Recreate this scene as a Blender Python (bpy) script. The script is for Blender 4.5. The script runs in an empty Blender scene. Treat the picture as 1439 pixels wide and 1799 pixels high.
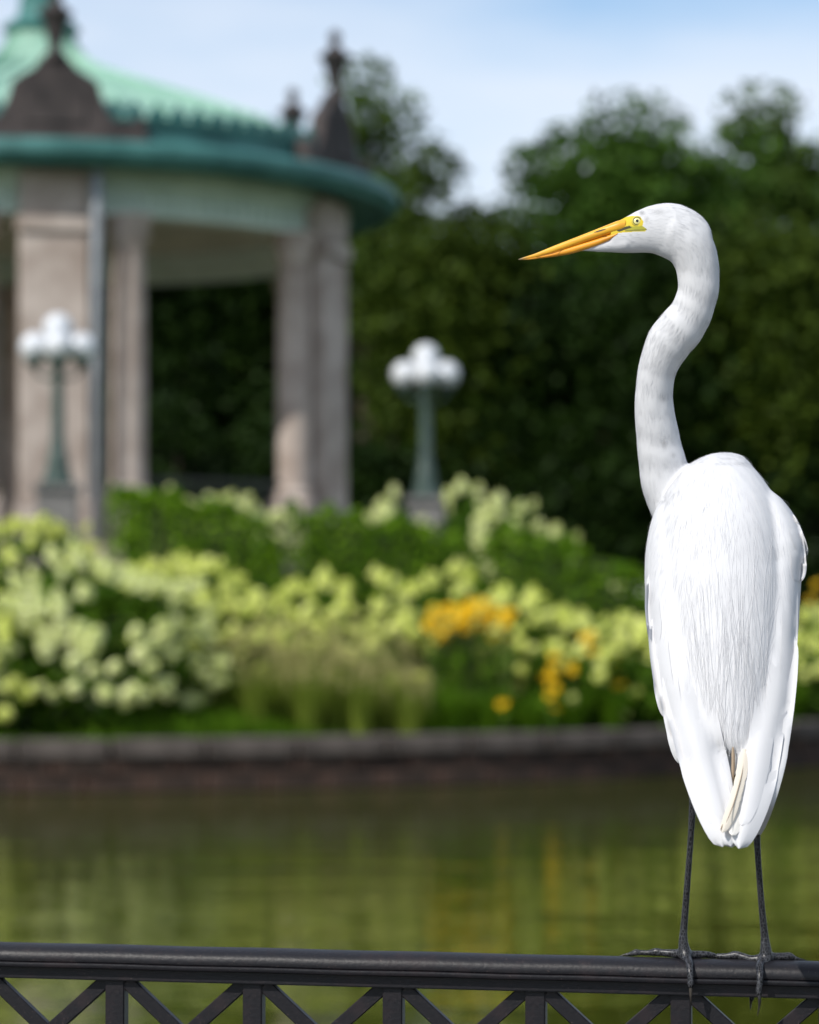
import bpy, bmesh, math, random
import numpy as np
from mathutils import Vector, Matrix
from mathutils.bvhtree import BVHTree
R = math.radians
rng = np.random.default_rng(7)
random.seed(7)
scene = bpy.context.scene
col = scene.collection

# ------------------------------------------------------------------ camera
CAMZ = 2.03                       # eye height above the water of the lake (z = 0)
FPX = 1799 * 100 / 36.0           # 100 mm lens on an upright 24 x 36 frame
HORIZON = 1050.0
PITCH = math.atan((HORIZON - 899.5) / FPX)
FOCUS = 3.40
cam_d = bpy.data.cameras.new('camera')
cam = bpy.data.objects.new('camera', cam_d); col.objects.link(cam)
cam.location = (0, 0, CAMZ)
cam.rotation_euler = (R(90) + PITCH, 0, 0)
cam_d.sensor_fit = 'VERTICAL'; cam_d.sensor_height = 36; cam_d.sensor_width = 24
cam_d.lens = 100
cam_d.clip_start = 0.1; cam_d.clip_end = 6000
cam_d.dof.use_dof = True; cam_d.dof.focus_distance = FOCUS - 0.02; cam_d.dof.aperture_fstop = 4.4
cam_d.dof.aperture_blades = 0
scene.camera = cam

# ------------------------------------------------------------------ light
SUN_EL, SUN_AZ = R(43), R(-138)    # azimuth from +Y (view direction), clockwise positive
world = bpy.data.worlds.new('World'); scene.world = world; world.use_nodes = True
nt = world.node_tree; nt.nodes.clear()
wo = nt.nodes.new('ShaderNodeOutputWorld'); bg = nt.nodes.new('ShaderNodeBackground')
sky = nt.nodes.new('ShaderNodeTexSky'); sky.sky_type = 'NISHITA'; sky.sun_disc = False
sky.sun_elevation = SUN_EL; sky.sun_rotation = SUN_AZ
sky.air_density = 1.0; sky.dust_density = 0.6; sky.ozone_density = 1.6
bg.inputs['Strength'].default_value = 0.14
tc = nt.nodes.new('ShaderNodeTexCoord'); mp = nt.nodes.new('ShaderNodeMapping')
mp.inputs['Scale'].default_value = (1.0, 1.0, 3.2); mp.inputs['Location'].default_value = (0.35, 0.1, 0.2)
cn = nt.nodes.new('ShaderNodeTexNoise'); cn.inputs['Scale'].default_value = 4.2
cn.inputs['Detail'].default_value = 5; cn.inputs['Roughness'].default_value = 0.5
cr = nt.nodes.new('ShaderNodeValToRGB')
cr.color_ramp.elements[0].position = 0.30; cr.color_ramp.elements[0].color = (0, 0, 0, 1)
cr.color_ramp.elements[1].position = 0.72; cr.color_ramp.elements[1].color = (0.85, 0.85, 0.85, 1)
cm = nt.nodes.new('ShaderNodeMix'); cm.data_type = 'RGBA'; cm.inputs['B'].default_value = (5.7, 6.05, 6.7, 1)
nt.links.new(tc.outputs['Generated'], mp.inputs['Vector']); nt.links.new(mp.outputs[0], cn.inputs['Vector'])
nt.links.new(cn.outputs['Fac'], cr.inputs['Fac']); nt.links.new(cr.outputs['Color'], cm.inputs['Factor'])
nt.links.new(sky.outputs[0], cm.inputs['A']); nt.links.new(cm.outputs['Result'], bg.inputs['Color'])
nt.links.new(bg.outputs[0], wo.inputs['Surface'])
sun_d = bpy.data.lights.new('sun', 'SUN'); sun_d.energy = 3.6; sun_d.angle = R(0.5); sun_d.color = (1, 0.955, 0.88)
sun = bpy.data.objects.new('sun', sun_d); col.objects.link(sun)
sdir = Vector((math.sin(SUN_AZ) * math.cos(SUN_EL), math.cos(SUN_AZ) * math.cos(SUN_EL), math.sin(SUN_EL)))
sun.rotation_euler = sdir.to_track_quat('Z', 'Y').to_euler(); sun.location = (-10, -5, 20)
vs = scene.view_settings
vs.view_transform = 'Standard'; vs.look = 'None'; vs.exposure = 0.15; vs.gamma = 1; vs.use_curve_mapping = False
scene.render.engine = 'CYCLES'
scene.render.resolution_x = 819; scene.render.resolution_y = 1024

# ------------------------------------------------------------------ helpers
_sp, _cp = math.sin(PITCH), math.cos(PITCH)
def at(px, py, Y):
    """the point at depth Y in the direction of photo pixel (px, py)"""
    a = (px - 719.5) / FPX; b = (899.5 - py) / FPX
    d = Vector((a, _cp - b * _sp, _sp + b * _cp))
    return Vector((0, 0, CAMZ)) + d * (Y / d.y)
def ray(px, py):
    a = (px - 719.5) / FPX; b = (899.5 - py) / FPX
    return Vector((a, _cp - b * _sp, _sp + b * _cp)).normalized()

def tag(o, label=None, cat=None, group=None, kind=None):
    if label: o['label'] = label
    if cat: o['category'] = cat
    if group: o['group'] = group
    if kind: o['kind'] = kind
    return o
def empty(name, loc, label, cat, group=None, rz=0):
    o = bpy.data.objects.new(name, None); col.objects.link(o)
    o.location = loc; o.rotation_euler = (0, 0, rz); o.empty_display_size = 0.1
    return tag(o, label, cat, group)
def link(name, me, parent=None, loc=None, rot=None, scale=None):
    o = bpy.data.objects.new(name, me); col.objects.link(o)
    if parent: o.parent = parent
    if loc is not None: o.location = loc
    if rot is not None: o.rotation_euler = rot
    if scale is not None: o.scale = scale if hasattr(scale, '__len__') else (scale,) * 3
    return o
def shade(me, on=True):
    if on and len(me.polygons): me.polygons.foreach_set('use_smooth', np.ones(len(me.polygons), dtype=bool))
    return me
def mesh(name, verts, faces, mat=None, smooth=False):
    me = bpy.data.meshes.new(name)
    me.from_pydata([tuple(v) for v in verts], [], [tuple(f) for f in faces]); me.update()
    if mat:
        for m in (mat if isinstance(mat, (list, tuple)) else [mat]): me.materials.append(m)
    return shade(me, smooth)
def np_quads(name, V, mat, attr=None, smooth=False):
    """V: (n,4,3) loose quads; attr: (n,) value per quad stored as colour attribute 'v'"""
    n = len(V); me = bpy.data.meshes.new(name)
    me.vertices.add(n * 4); me.vertices.foreach_set('co', V.reshape(-1).astype(np.float32))
    me.loops.add(n * 4); me.loops.foreach_set('vertex_index', np.arange(n * 4, dtype=np.int32))
    me.polygons.add(n)
    me.polygons.foreach_set('loop_start', np.arange(0, n * 4, 4, dtype=np.int32))
    if attr is not None:
        a = me.attributes.new('v', 'FLOAT', 'POINT'); a.data.foreach_set('value', np.repeat(attr, 4).astype(np.float32))
    me.materials.append(mat); me.update(calc_edges=True)
    return shade(me, smooth)
def box_data(x0, x1, y0, y1, z0, z1):
    v = [(x0,y0,z0),(x1,y0,z0),(x1,y1,z0),(x0,y1,z0),(x0,y0,z1),(x1,y0,z1),(x1,y1,z1),(x0,y1,z1)]
    f = [(0,3,2,1),(4,5,6,7),(0,1,5,4),(1,2,6,5),(2,3,7,6),(3,0,4,7)]
    return v, f
def bevel_box(name, sx, sy, sz, mat, bev=0.01, seg=1):
    """box centred in x, y, standing on z = 0"""
    bm = bmesh.new(); v, f = box_data(-sx/2, sx/2, -sy/2, sy/2, 0, sz)
    bv = [bm.verts.new(p) for p in v]
    for q in f: bm.faces.new([bv[i] for i in q])
    if bev: bmesh.ops.bevel(bm, geom=bm.edges[:], offset=bev, segments=seg, affect='EDGES')
    me = bpy.data.meshes.new(name); bm.to_mesh(me); bm.free(); me.materials.append(mat)
    return me
def lathe(name, prof, mat, n=32, a0=0.0, a1=2*math.pi, smooth=True, wob=None):
    full = abs(a1 - a0 - 2 * math.pi) < 1e-6
    k = n if full else n + 1
    vs_, fs = [], []
    for i in range(k):
        a = a0 + (a1 - a0) * i / n
        for (r, z) in prof:
            rr = r * (1 + wob(a, z)) if wob else r
            vs_.append((rr * math.cos(a), rr * math.sin(a), z))
    m = len(prof)
    for i in range(n):
        j = (i + 1) % k
        for q in range(m - 1):
            fs.append((i*m+q, j*m+q, j*m+q+1, i*m+q+1))
    me = mesh(name, vs_, fs, mat)
    bm = bmesh.new(); bm.from_mesh(me); bmesh.ops.remove_doubles(bm, verts=bm.verts[:], dist=1e-5)
    bmesh.ops.recalc_face_normals(bm, faces=bm.faces[:])
    bm.to_mesh(me); bm.free()
    if smooth:
        shade(me)
        me.set_sharp_from_angle(angle=R(40))
    return me
def tube(pts, rad, n=8, cap=True):
    """tube along points with a radius per point -> verts, faces"""
    P = [Vector(p) for p in pts]; V, F = [], []
    up = Vector((0.13, 0.21, 0.97))
    for i, p in enumerate(P):
        t = (P[min(i+1, len(P)-1)] - P[max(i-1, 0)]).normalized()
        a = t.cross(up)
        if a.length < 0.05: a = t.cross(Vector((1, 0, 0)))
        a.normalize(); b = t.cross(a).normalized()
        for k in range(n):
            an = 2 * math.pi * k / n
            V.append(p + (a * math.cos(an) + b * math.sin(an)) * rad[i])
    for i in range(len(P) - 1):
        for k in range(n):
            F.append((i*n+k, i*n+(k+1) % n, (i+1)*n+(k+1) % n, (i+1)*n+k))
    if cap:
        F.append(tuple(range(n))[::-1]); F.append(tuple((len(P)-1)*n+k for k in range(n)))
    return V, F
def merge(parts):
    V, F = [], []
    for v, f in parts:
        o = len(V); V += list(v); F += [tuple(i + o for i in q) for q in f]
    return V, F

# ------------------------------------------------------------------ materials
def mat_new(name):
    m = bpy.data.materials.new(name); m.use_nodes = True
    t = m.node_tree; b = t.nodes['Principled BSDF']
    return m, t, b
def noise_mat(name, c1, c2, scale=5.0, rough=0.7, bump=0.0, bscale=None, detail=6, stretch=(1,1,1), spec=0.5, metallic=0.0, lo=0.35, hi=0.65):
    m, t, b = mat_new(name)
    co = t.nodes.new('ShaderNodeTexCoord'); mp_ = t.nodes.new('ShaderNodeMapping'); mp_.inputs['Scale'].default_value = stretch
    n = t.nodes.new('ShaderNodeTexNoise'); n.inputs['Scale'].default_value = scale; n.inputs['Detail'].default_value = detail
    r = t.nodes.new('ShaderNodeValToRGB')
    r.color_ramp.elements[0].position = lo; r.color_ramp.elements[1].position = hi
    r.color_ramp.elements[0].color = (*c1, 1); r.color_ramp.elements[1].color = (*c2, 1)
    t.links.new(co.outputs['Object'], mp_.inputs[0]); t.links.new(mp_.outputs[0], n.inputs['Vector'])
    t.links.new(n.outputs['Fac'], r.inputs['Fac']); t.links.new(r.outputs['Color'], b.inputs['Base Color'])
    b.inputs['Roughness'].default_value = rough; b.inputs['Metallic'].default_value = metallic
    b.inputs['Specular IOR Level'].default_value = spec
    if bump:
        n2 = t.nodes.new('ShaderNodeTexNoise'); n2.inputs['Scale'].default_value = bscale or scale * 4; n2.inputs['Detail'].default_value = 5
        t.links.new(mp_.outputs[0], n2.inputs['Vector'])
        bp = t.nodes.new('ShaderNodeBump'); bp.inputs['Strength'].default_value = bump; bp.inputs['Distance'].default_value = 0.02
        t.links.new(n2.outputs['Fac'], bp.inputs['Height']); t.links.new(bp.outputs[0], b.inputs['Normal'])
    return m
def leaf_mat(name, c1, c2, transl=0.28, rough=0.6, spec=0.12):
    """colour from the per-leaf attribute 'v'"""
    m, t, b = mat_new(name)
    a = t.nodes.new('ShaderNodeAttribute'); a.attribute_name = 'v'
    r = t.nodes.new('ShaderNodeValToRGB')
    r.color_ramp.elements[0].color = (*c1, 1); r.color_ramp.elements[1].color = (*c2, 1)
    t.links.new(a.outputs['Fac'], r.inputs['Fac'])
    t.links.new(r.outputs['Color'], b.inputs['Base Color'])
    b.inputs['Roughness'].default_value = rough; b.inputs['Specular IOR Level'].default_value = spec
    tr = t.nodes.new('ShaderNodeBsdfTranslucent'); mx = t.nodes.new('ShaderNodeMixShader'); mx.inputs[0].default_value = transl
    t.links.new(r.outputs['Color'], tr.inputs['Color'])
    t.links.new(b.outputs[0], mx.inputs[1]); t.links.new(tr.outputs[0], mx.inputs[2])
    t.links.new(mx.outputs[0], t.nodes['Material Output'].inputs['Surface'])
    return m
M = {}
M['stone'] = noise_mat('limestone', (0.32, 0.255, 0.215), (0.50, 0.425, 0.375), 2.2, 0.85, 0.3, 14)
M['stone_dark'] = noise_mat('weathered_stone', (0.025, 0.021, 0.021), (0.07, 0.056, 0.053), 2.5, 0.9, 0.4, 14)
M['coping'] = noise_mat('coping_stone', (0.05, 0.040, 0.034), (0.10, 0.083, 0.072), 3.0, 0.9, 0.4, 18)
M['wall_block'] = noise_mat('wall_block', (0.02, 0.013, 0.009), (0.075, 0.042, 0.03), 3.0, 0.92, 0.5, 16)
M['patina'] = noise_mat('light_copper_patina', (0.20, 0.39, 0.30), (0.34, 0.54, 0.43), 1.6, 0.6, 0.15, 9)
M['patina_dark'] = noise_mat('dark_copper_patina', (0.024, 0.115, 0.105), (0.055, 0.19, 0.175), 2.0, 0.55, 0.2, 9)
M['frieze'] = noise_mat('pale_frieze', (0.46, 0.56, 0.48), (0.60, 0.70, 0.61), 2.0, 0.8, 0.2)
M['ceiling'] = noise_mat('ceiling_plaster', (0.40, 0.41, 0.30), (0.52, 0.52, 0.40), 1.4, 0.85)
M['iron_dark'] = noise_mat('dark_iron', (0.012, 0.014, 0.013), (0.03, 0.032, 0.03), 6, 0.5)
M['pipe'] = noise_mat('grey_downpipe', (0.26, 0.28, 0.31), (0.36, 0.38, 0.41), 3, 0.5)
M['lamp_green'] = noise_mat('green_lamp_paint', (0.028, 0.052, 0.042), (0.05, 0.085, 0.068), 6, 0.45)
m, t, b = mat_new('opal_glass'); b.inputs['Base Color'].default_value = (0.66, 0.68, 0.71, 1); b.inputs['Roughness'].default_value = 0.22
b.inputs['Subsurface Weight'].default_value = 0.3; b.inputs['Subsurface Radius'].default_value = (0.1, 0.1, 0.1); M['opal'] = m
M['soil'] = noise_mat('lawn_and_soil', (0.018, 0.030, 0.006), (0.055, 0.085, 0.015), 1.5, 0.95, 0.6, 20)
M['meadow'] = noise_mat('meadow', (0.03, 0.05, 0.012), (0.06, 0.09, 0.02), 0.4, 0.95, 0.4, 6)
M['bark'] = noise_mat('bark', (0.03, 0.022, 0.015), (0.09, 0.07, 0.05), 5, 0.95, 0.6, 20, stretch=(1, 1, 0.25))
M['stem'] = noise_mat('stem', (0.03, 0.05, 0.012), (0.06, 0.075, 0.02), 8, 0.8)
M['deck'] = noise_mat('bridge_paving', (0.07, 0.068, 0.065), (0.13, 0.125, 0.12), 2, 0.9, 0.3)
M['tree_a'] = leaf_mat('tree_leaf_a', (0.018, 0.052, 0.006), (0.085, 0.165, 0.022), 0.22)
M['tree_b'] = leaf_mat('tree_leaf_b', (0.016, 0.036, 0.003), (0.080, 0.120, 0.012), 0.22)
M['tree_c'] = leaf_mat('tree_leaf_c', (0.022, 0.052, 0.007), (0.100, 0.165, 0.026), 0.22)
M['tree_d'] = leaf_mat('shaded_tree_leaf', (0.004, 0.013, 0.002), (0.022, 0.048, 0.005), 0.18)  # shade on low trees, shrubs and back row, put into the leaf colour
M['hedge'] = leaf_mat('hedge_leaf', (0.045, 0.125, 0.005), (0.20, 0.35, 0.018), 0.25)
M['hyd_leaf'] = leaf_mat('hydrangea_leaf', (0.022, 0.065, 0.004), (0.115, 0.22, 0.014), 0.25)
M['hyd_pale'] = leaf_mat('hydrangea_flower', (0.58, 0.66, 0.18), (0.92, 0.93, 0.56), 0.25, 0.7, 0.2)
M['hyd_lime'] = leaf_mat('hydrangea_lime_flower', (0.58, 0.66, 0.10), (0.86, 0.88, 0.34), 0.25, 0.7, 0.2)
M['grass'] = leaf_mat('grass_blade', (0.035, 0.10, 0.003), (0.14, 0.27, 0.012), 0.3)
M['reed'] = leaf_mat('grass_clump_blade', (0.09, 0.15, 0.012), (0.29, 0.36, 0.055), 0.3)
M['plume'] = leaf_mat('grass_plume', (0.34, 0.33, 0.10), (0.60, 0.54, 0.26), 0.3, 0.8, 0.1)
M['petal'] = leaf_mat('yellow_petal', (0.84, 0.52, 0.006), (0.92, 0.66, 0.025), 0.3, 0.6, 0.2)
M['disc'] = noise_mat('flower_disc', (0.02, 0.01, 0.005), (0.05, 0.025, 0.01), 40, 0.9)
# lake water: murky green, with small ripples
m, t, b = mat_new('lake_water')
b.inputs['Base Color'].default_value = (0.036, 0.042, 0.005, 1); b.inputs['Roughness'].default_value = 0.03; b.inputs['IOR'].default_value = 1.33
co = t.nodes.new('ShaderNodeTexCoord'); last = None
hs = []
for sc, st, w in ((1.1, (0.35, 1, 1), 1.0), (3.6, (0.4, 1, 1), 0.35), (9.0, (0.5, 1, 1), 0.12)):
    mp_ = t.nodes.new('ShaderNodeMapping'); mp_.inputs['Scale'].default_value = st
    n = t.nodes.new('ShaderNodeTexNoise'); n.inputs['Scale'].default_value = sc; n.inputs['Detail'].default_value = 3; n.inputs['Distortion'].default_value = 0.4
    mu = t.nodes.new('ShaderNodeMath'); mu.operation = 'MULTIPLY'; mu.inputs[1].default_value = w
    t.links.new(co.outputs['Object'], mp_.inputs[0]); t.links.new(mp_.outputs[0], n.inputs['Vector']); t.links.new(n.outputs['Fac'], mu.inputs[0])
    hs.append(mu)
a1 = t.nodes.new('ShaderNodeMath'); a2 = t.nodes.new('ShaderNodeMath')
t.links.new(hs[0].outputs[0], a1.inputs[0]); t.links.new(hs[1].outputs[0], a1.inputs[1])
t.links.new(a1.outputs[0], a2.inputs[0]); t.links.new(hs[2].outputs[0], a2.inputs[1])
bp = t.nodes.new('ShaderNodeBump'); bp.inputs['Strength'].default_value = 1.0; bp.inputs['Distance'].default_value = 0.021
t.links.new(a2.outputs[0], bp.inputs['Height']); t.links.new(bp.outputs[0], b.inputs['Normal'])
M['water'] = m

# ------------------------------------------------------------------ ground, lake, island
CX, CY = -5.6, 43.0               # centre of the island and the bandstand
LX, LY, LR = -5.6, 27.0, 33.5     # the lake
vv, ff = [], []
rings = [(LR - 0.6, -0.8), (LR, 0.25), (LR + 1.2, 0.45), (LR + 8, 0.55), (LR + 40, 0.6), (300, 0.6), (1200, 0.6), (4000, 0.6)]
N = 96
for r, z in rings:
    for i in range(N):
        a = 2 * math.pi * i / N; vv.append((LX + r * math.cos(a), LY + r * math.sin(a), z))
for q in range(len(rings) - 1):
    for i in range(N):
        j = (i + 1) % N; ff.append((q*N+i, q*N+j, (q+1)*N+j, (q+1)*N+i))
tag(link('ground', mesh('ground', vv, ff, M['meadow'], True)), 'grassy ground around the lake', None, kind='structure')
vv = [(LX, LY, 0)] + [(LX + (LR + 0.1) * math.cos(2*math.pi*i/N), LY + (LR + 0.1) * math.sin(2*math.pi*i/N), 0) for i in range(N)]
tag(link('lake_water', mesh('lake_water', vv, [(0, 1+i, 1+(i+1) % N) for i in range(N)], M['water'])), 'rippled green lake water around the island', None, kind='structure')
IR = 13.6
def island_z(r):
    pts = [(0, 2.33), (7.7, 2.33), (8.4, 2.15), (11.3, 0.75), (12.2, 0.56), (13.25, 0.50), (14, 0.50)]
    for (r0, z0), (r1, z1) in zip(pts, pts[1:]):
        if r <= r1: 
            u = (r - r0) / (r1 - r0); u = u * u * (3 - 2 * u) if 7.7 < r < 12.2 else u
            return z0 + (z1 - z0) * u
    return 0.5
vv, ff = [(CX, CY, 2.33)], []
rr = [3, 6, 7.4, 7.7] + list(np.linspace(7.9, 13.3, 26)); N = 128
for r in rr:
    for i in range(N):
        a = 2 * math.pi * i / N
        vv.append((CX + r * math.cos(a), CY + r * math.sin(a), island_z(r) + (0.05 * random.uniform(-1, 1) if 8 < r < 13 else 0)))
ff = [(0, 1+i, 1+(i+1) % N) for i in range(N)]
for q in range(len(rr) - 1):
    for i in range(N):
        j = (i + 1) % N; ff.append((1+q*N+i, 1+q*N+j, 1+(q+1)*N+j, 1+(q+1)*N+i))
tag(link('island', mesh('island', vv, ff, M['soil'], True)), 'planted mound of the island', None, kind='structure')
def on_island(px, D):
    X = (px - 719.5) / FPX * D
    r = math.hypot(X - CX, D - CY)
    return Vector((X, D, island_z(r)))

# retaining wall round the island
wall = empty('retaining_wall', (CX, CY, -0.5), 'dark stone retaining wall with grey coping round the planted island', 'wall')
def arc_block(r0, r1, z0, z1, da, jit=0.0, bev=0.012):
    """a block of a ring, centred on angle 0"""
    bm = bmesh.new(); k = 3; g = []
    for i in range(k + 1):
        a = -da / 2 + da * i / k
        g.append([bm.verts.new((r * math.cos(a), r * math.sin(a), z)) for r, z in ((r0, z0), (r1, z0), (r1, z1), (r0, z1))])
    for i in range(k):
        for q in range(4):
            bm.faces.new([g[i][q], g[i+1][q], g[i+1][(q+1) % 4], g[i][(q+1) % 4]])
    bm.faces.new(g[0][::-1]); bm.faces.new(g[k])
    bmesh.ops.recalc_face_normals(bm, faces=bm.faces[:])
    ed = [e for e in bm.edges if e.calc_face_angle(0) > 0.5]
    bmesh.ops.bevel(bm, geom=ed, offset=bev, segments=1, affect='EDGES')
    me = bpy.data.meshes.new('block'); bm.to_mesh(me); bm.free()
    return me
link('core', lathe('core', [(IR - 0.12, -0.6), (IR - 0.12, 0.34 + 0.5), (IR - 0.5, 0.34 + 0.5)], M['wall_block'], 128), wall)
copm = []
for k in range(4):
    me = arc_block(IR - 0.42, IR + 0.06, 0.355, 0.55, 0.0725 * (0.96 + 0.005 * k), bev=0.02); me.materials.append(M['coping']); copm.append(me)
blk = []
for k in range(4):
    me = arc_block(IR - 0.3, IR - 0.015 * (k % 3), 0, 0.172, 0.046, bev=0.012); me.materials.append(M['wall_block']); blk.append(me)
A0, A1 = R(-150), R(-15)          # the stretch of wall that faces the bridge
n = int((A1 - A0) / 0.0725)
for i in range(n):
    o = link('coping_stone', copm[i % 4], wall, (0, 0, 0.5 + random.uniform(-.006, .006)), (0, 0, A0 + (i + .5) * 0.0725 + random.uniform(-.0008, .0008)))
for c in range(3):
    n = int((A1 - A0) / 0.0475)
    for i in range(n):
        link('wall_block', blk[random.randrange(4)], wall, (random.uniform(-.01, .01), random.uniform(-.01, .01), 0.5 + 0.18 - c * 0.178),
             (0, 0, A0 + (i + .5 + .5 * (c % 2)) * 0.0475))
rest = lathe('coping_ring', [(IR - .42, 0.36 + .5), (IR + .06, 0.36 + .5), (IR + .06, 0.545 + .5), (IR - .42, .545 + .5), (IR - .42, .36 + .5)], M['coping'], 96, A1, A0 + 2 * math.pi)
link('far_coping', rest, wall)

# ------------------------------------------------------------------ bandstand
FZ = CAMZ + 0.30                  # terrace level
bs = empty('bandstand', (CX, CY, FZ), 'round stone bandstand with green copper roof on the island', 'bandstand', rz=R(-90 + 9.7))
zc = lambda rel: rel - 0.30       # heights relative to the camera -> bandstand frame
link('podium', lathe('podium', [(0, 0.45), (5.0, 0.45), (5.0, 0.42), (5.1, 0.42), (5.1, 0.3), (5.4, 0.3), (5.4, 0.15), (5.7, 0.15), (5.7, -0.1)], M['stone'], 96, smooth=True), bs)
pier_shaft = bevel_box('pier_shaft', 0.94, 0.42, zc(5.80) - 1.02, M['stone'], 0.03, 2)
pier_ped = bevel_box('pier_pedestal', 1.10, 0.62, 0.92, M['stone'], 0.03, 2)
pier_base = bevel_box('pier_base', 1.04, 0.54, 0.12, M['stone'], 0.04, 2)
pier_cap = bevel_box('pier_capital', 1.04, 0.54, 0.30, M['stone'], 0.06, 2)
colm_h = zc(5.22) - 1.02
flute = lambda a, z: (-0.045 * (0.5 + 0.5 * math.cos(20 * a)) ** 2) if 0.25 < z < colm_h - 0.5 else 0
col_me = lathe('column_shaft', [(0, 0), (.30, 0), (.30, .07), (.265, .10), (.285, .15), (.285, .18), (.25, .22), (.245, .26), (.244, 1.2), (.235, 2.4), (.212, colm_h - .52), (.212, colm_h - .48), (.235, colm_h - .45), (0, colm_h - .45)], M['stone'], 80, wob=flute)
cap_me = lathe('column_capital', [(0, 0), (.21, 0), (.225, .10), (.28, .20), (.25, .22), (.26, .30), (.33, .42), (.33, .455), (0, .455)], M['stone'], 24, wob=lambda a, z: 0.07 * math.cos(8 * a) if 0.05 < z < 0.4 else 0)
colped = bevel_box('column_pedestal', 0.66, 0.62, 1.02, M['stone'], 0.025, 2)
colplinth = bevel_box('plinth', 0.62, 0.62, 0.06, M['stone'], 0.01)
gv = [(-1.24, 0), (1.24, 0), (1.24, .30), (1.17, .40), (1.02, .30), (.86, .28), (.72, .40), (.64, .60), (.60, .72), (.58, .82), (.44, .92), (.30, 1.0), (.20, 1.12), (.12, 1.16),
      (-.12, 1.16), (-.20, 1.12), (-.30, 1.0), (-.44, .92), (-.58, .82), (-.60, .72), (-.64, .60), (-.72, .40), (-.86, .28), (-1.02, .30), (-1.17, .40), (-1.24, .30)]
bm = bmesh.new(); fr = bm.faces.new([bm.verts.new((-.14, x, z)) for x, z in gv]); ex = bmesh.ops.extrude_face_region(bm, geom=[fr])
for v in [g for g in ex['geom'] if isinstance(g, bmesh.types.BMVert)]: v.co.x += 0.24
bmesh.ops.recalc_face_normals(bm, faces=bm.faces[:])
bmesh.ops.bevel(bm, geom=[e for e in bm.edges if e.calc_face_angle(0) > 1.2], offset=.025, segments=1, affect='EDGES')
gab_me = bpy.data.meshes.new('gable'); bm.to_mesh(gab_me); bm.free(); gab_me.materials.append(M['stone_dark'])
gpanel = bevel_box('gable_panel', .06, .84, .5, M['stone_dark'], .02)
gmould = bevel_box('gable_moulding', .38, 2.52, .10, M['stone_dark'], .03)
urn_me = lathe('urn', [(0, 0), (.17, 0), (.17, .06), (.10, .10), (.085, .16), (.09, .22), (.12, .32), (.15, .46), (.19, .56), (.235, .60), (.235, .65), (.17, .68), (.12, .74), (.07, .78), (.05, .82), (.085, .88), (.10, .93), (.07, .99), (0, 1.03)], M['stone_dark'], 20)
for g in range(6):
    a = g * math.pi / 3
    rot = Matrix.Rotation(a, 4, 'Z')
    P = lambda r, tt, z: rot @ Vector((r, tt, z))
    p = link('pier', pier_shaft, bs, P(4.62, 0 if g != 2 else -.55, 1.0), (0, 0, a + math.pi / 2))
    for nm, me, z in (('pier_pedestal', pier_ped, -1.0), ('pier_base', pier_base, -0.09), ('pier_capital', pier_cap, colm_h - .30)):
        link(nm, me, p, (0, 0, z))
    for s in ((-1, 1) if g not in (1, 2) else (-1,) if g == 1 else ()):
        c = link('column', col_me, bs, P(4.50, s * (.80 if g == 1 else 1.02), 1.02), (0, 0, a + .07))
        link('capital', cap_me, c, (0, 0, colm_h - .455)); link('plinth', colplinth, c, (0, 0, -.002)); link('column_pedestal', colped, c, (0, 0, -1.02), (0, 0, math.pi / 2 - .07))
    ga = link('gable', gab_me, bs, P(4.80, 0, zc(6.14)), (0, 0, a))
    link('gable_panel', gpanel, ga, (.10, 0, .24)); link('gable_moulding', gmould, ga, (.01, 0, -.01)); link('urn', urn_me, ga, (.01, 0, 1.13))
# downpipe beside each pier
dp = mesh('downpipe', *merge([tube([(0, 0, zc(5.75)), (0, 0, zc(5.2)), (-.02, .0, zc(4.9)), (-.02, 0, .45)], [.075] * 4, 10)]), M['pipe'], True)
for g in (0, 3):
    a = g * math.pi / 3; rot = Matrix.Rotation(a, 4, 'Z'); link('downpipe', dp, bs, rot @ Vector((4.98, .56, 0)), (0, 0, a))
ent = link('entablature', lathe('entablature', [(4.20, zc(5.22)), (4.62, zc(5.22)), (4.62, zc(5.30)), (4.56, zc(5.30)), (4.56, zc(5.62)), (4.68, zc(5.66)), (4.68, zc(5.9)), (4.2, zc(5.9)), (4.2, zc(5.22))], M['frieze'], 128), bs)
tri = bevel_box('frieze_rib', .06, .045, .30, M['frieze'], .008)
for i in range(150):
    a = 2 * math.pi * i / 150; link('frieze_rib', tri, ent, (4.575 * math.cos(a), 4.575 * math.sin(a), zc(5.31)), (0, 0, a))
link('ceiling', lathe('ceiling', [(4.3, zc(5.64)), (3.6, zc(5.70)), (3.55, zc(5.85)), (1.6, zc(6.1)), (0, zc(6.15))], M['ceiling'], 96), bs)
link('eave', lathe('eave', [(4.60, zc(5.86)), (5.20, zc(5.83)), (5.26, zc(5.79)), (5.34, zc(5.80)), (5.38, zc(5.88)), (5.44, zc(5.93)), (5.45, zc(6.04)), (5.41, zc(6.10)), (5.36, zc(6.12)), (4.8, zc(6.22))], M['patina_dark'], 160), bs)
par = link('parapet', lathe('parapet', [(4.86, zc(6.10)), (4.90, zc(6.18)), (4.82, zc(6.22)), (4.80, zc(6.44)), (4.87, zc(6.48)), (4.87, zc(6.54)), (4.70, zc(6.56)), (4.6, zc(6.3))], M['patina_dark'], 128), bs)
cr_v = [(-.03, -.11, 0), (-.03, .11, 0), (-.03, .13, .08), (-.03, .06, .12), (-.03, 0, .22), (-.03, -.06, .12), (-.03, -.13, .08)]
cr_me = mesh('cresting', cr_v + [(.03, y, z) for _, y, z in cr_v], [tuple(range(7))[::-1], tuple(range(7, 14))] + [(i, (i+1) % 7, 7+(i+1) % 7, 7+i) for i in range(7)], M['patina_dark'])
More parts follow.
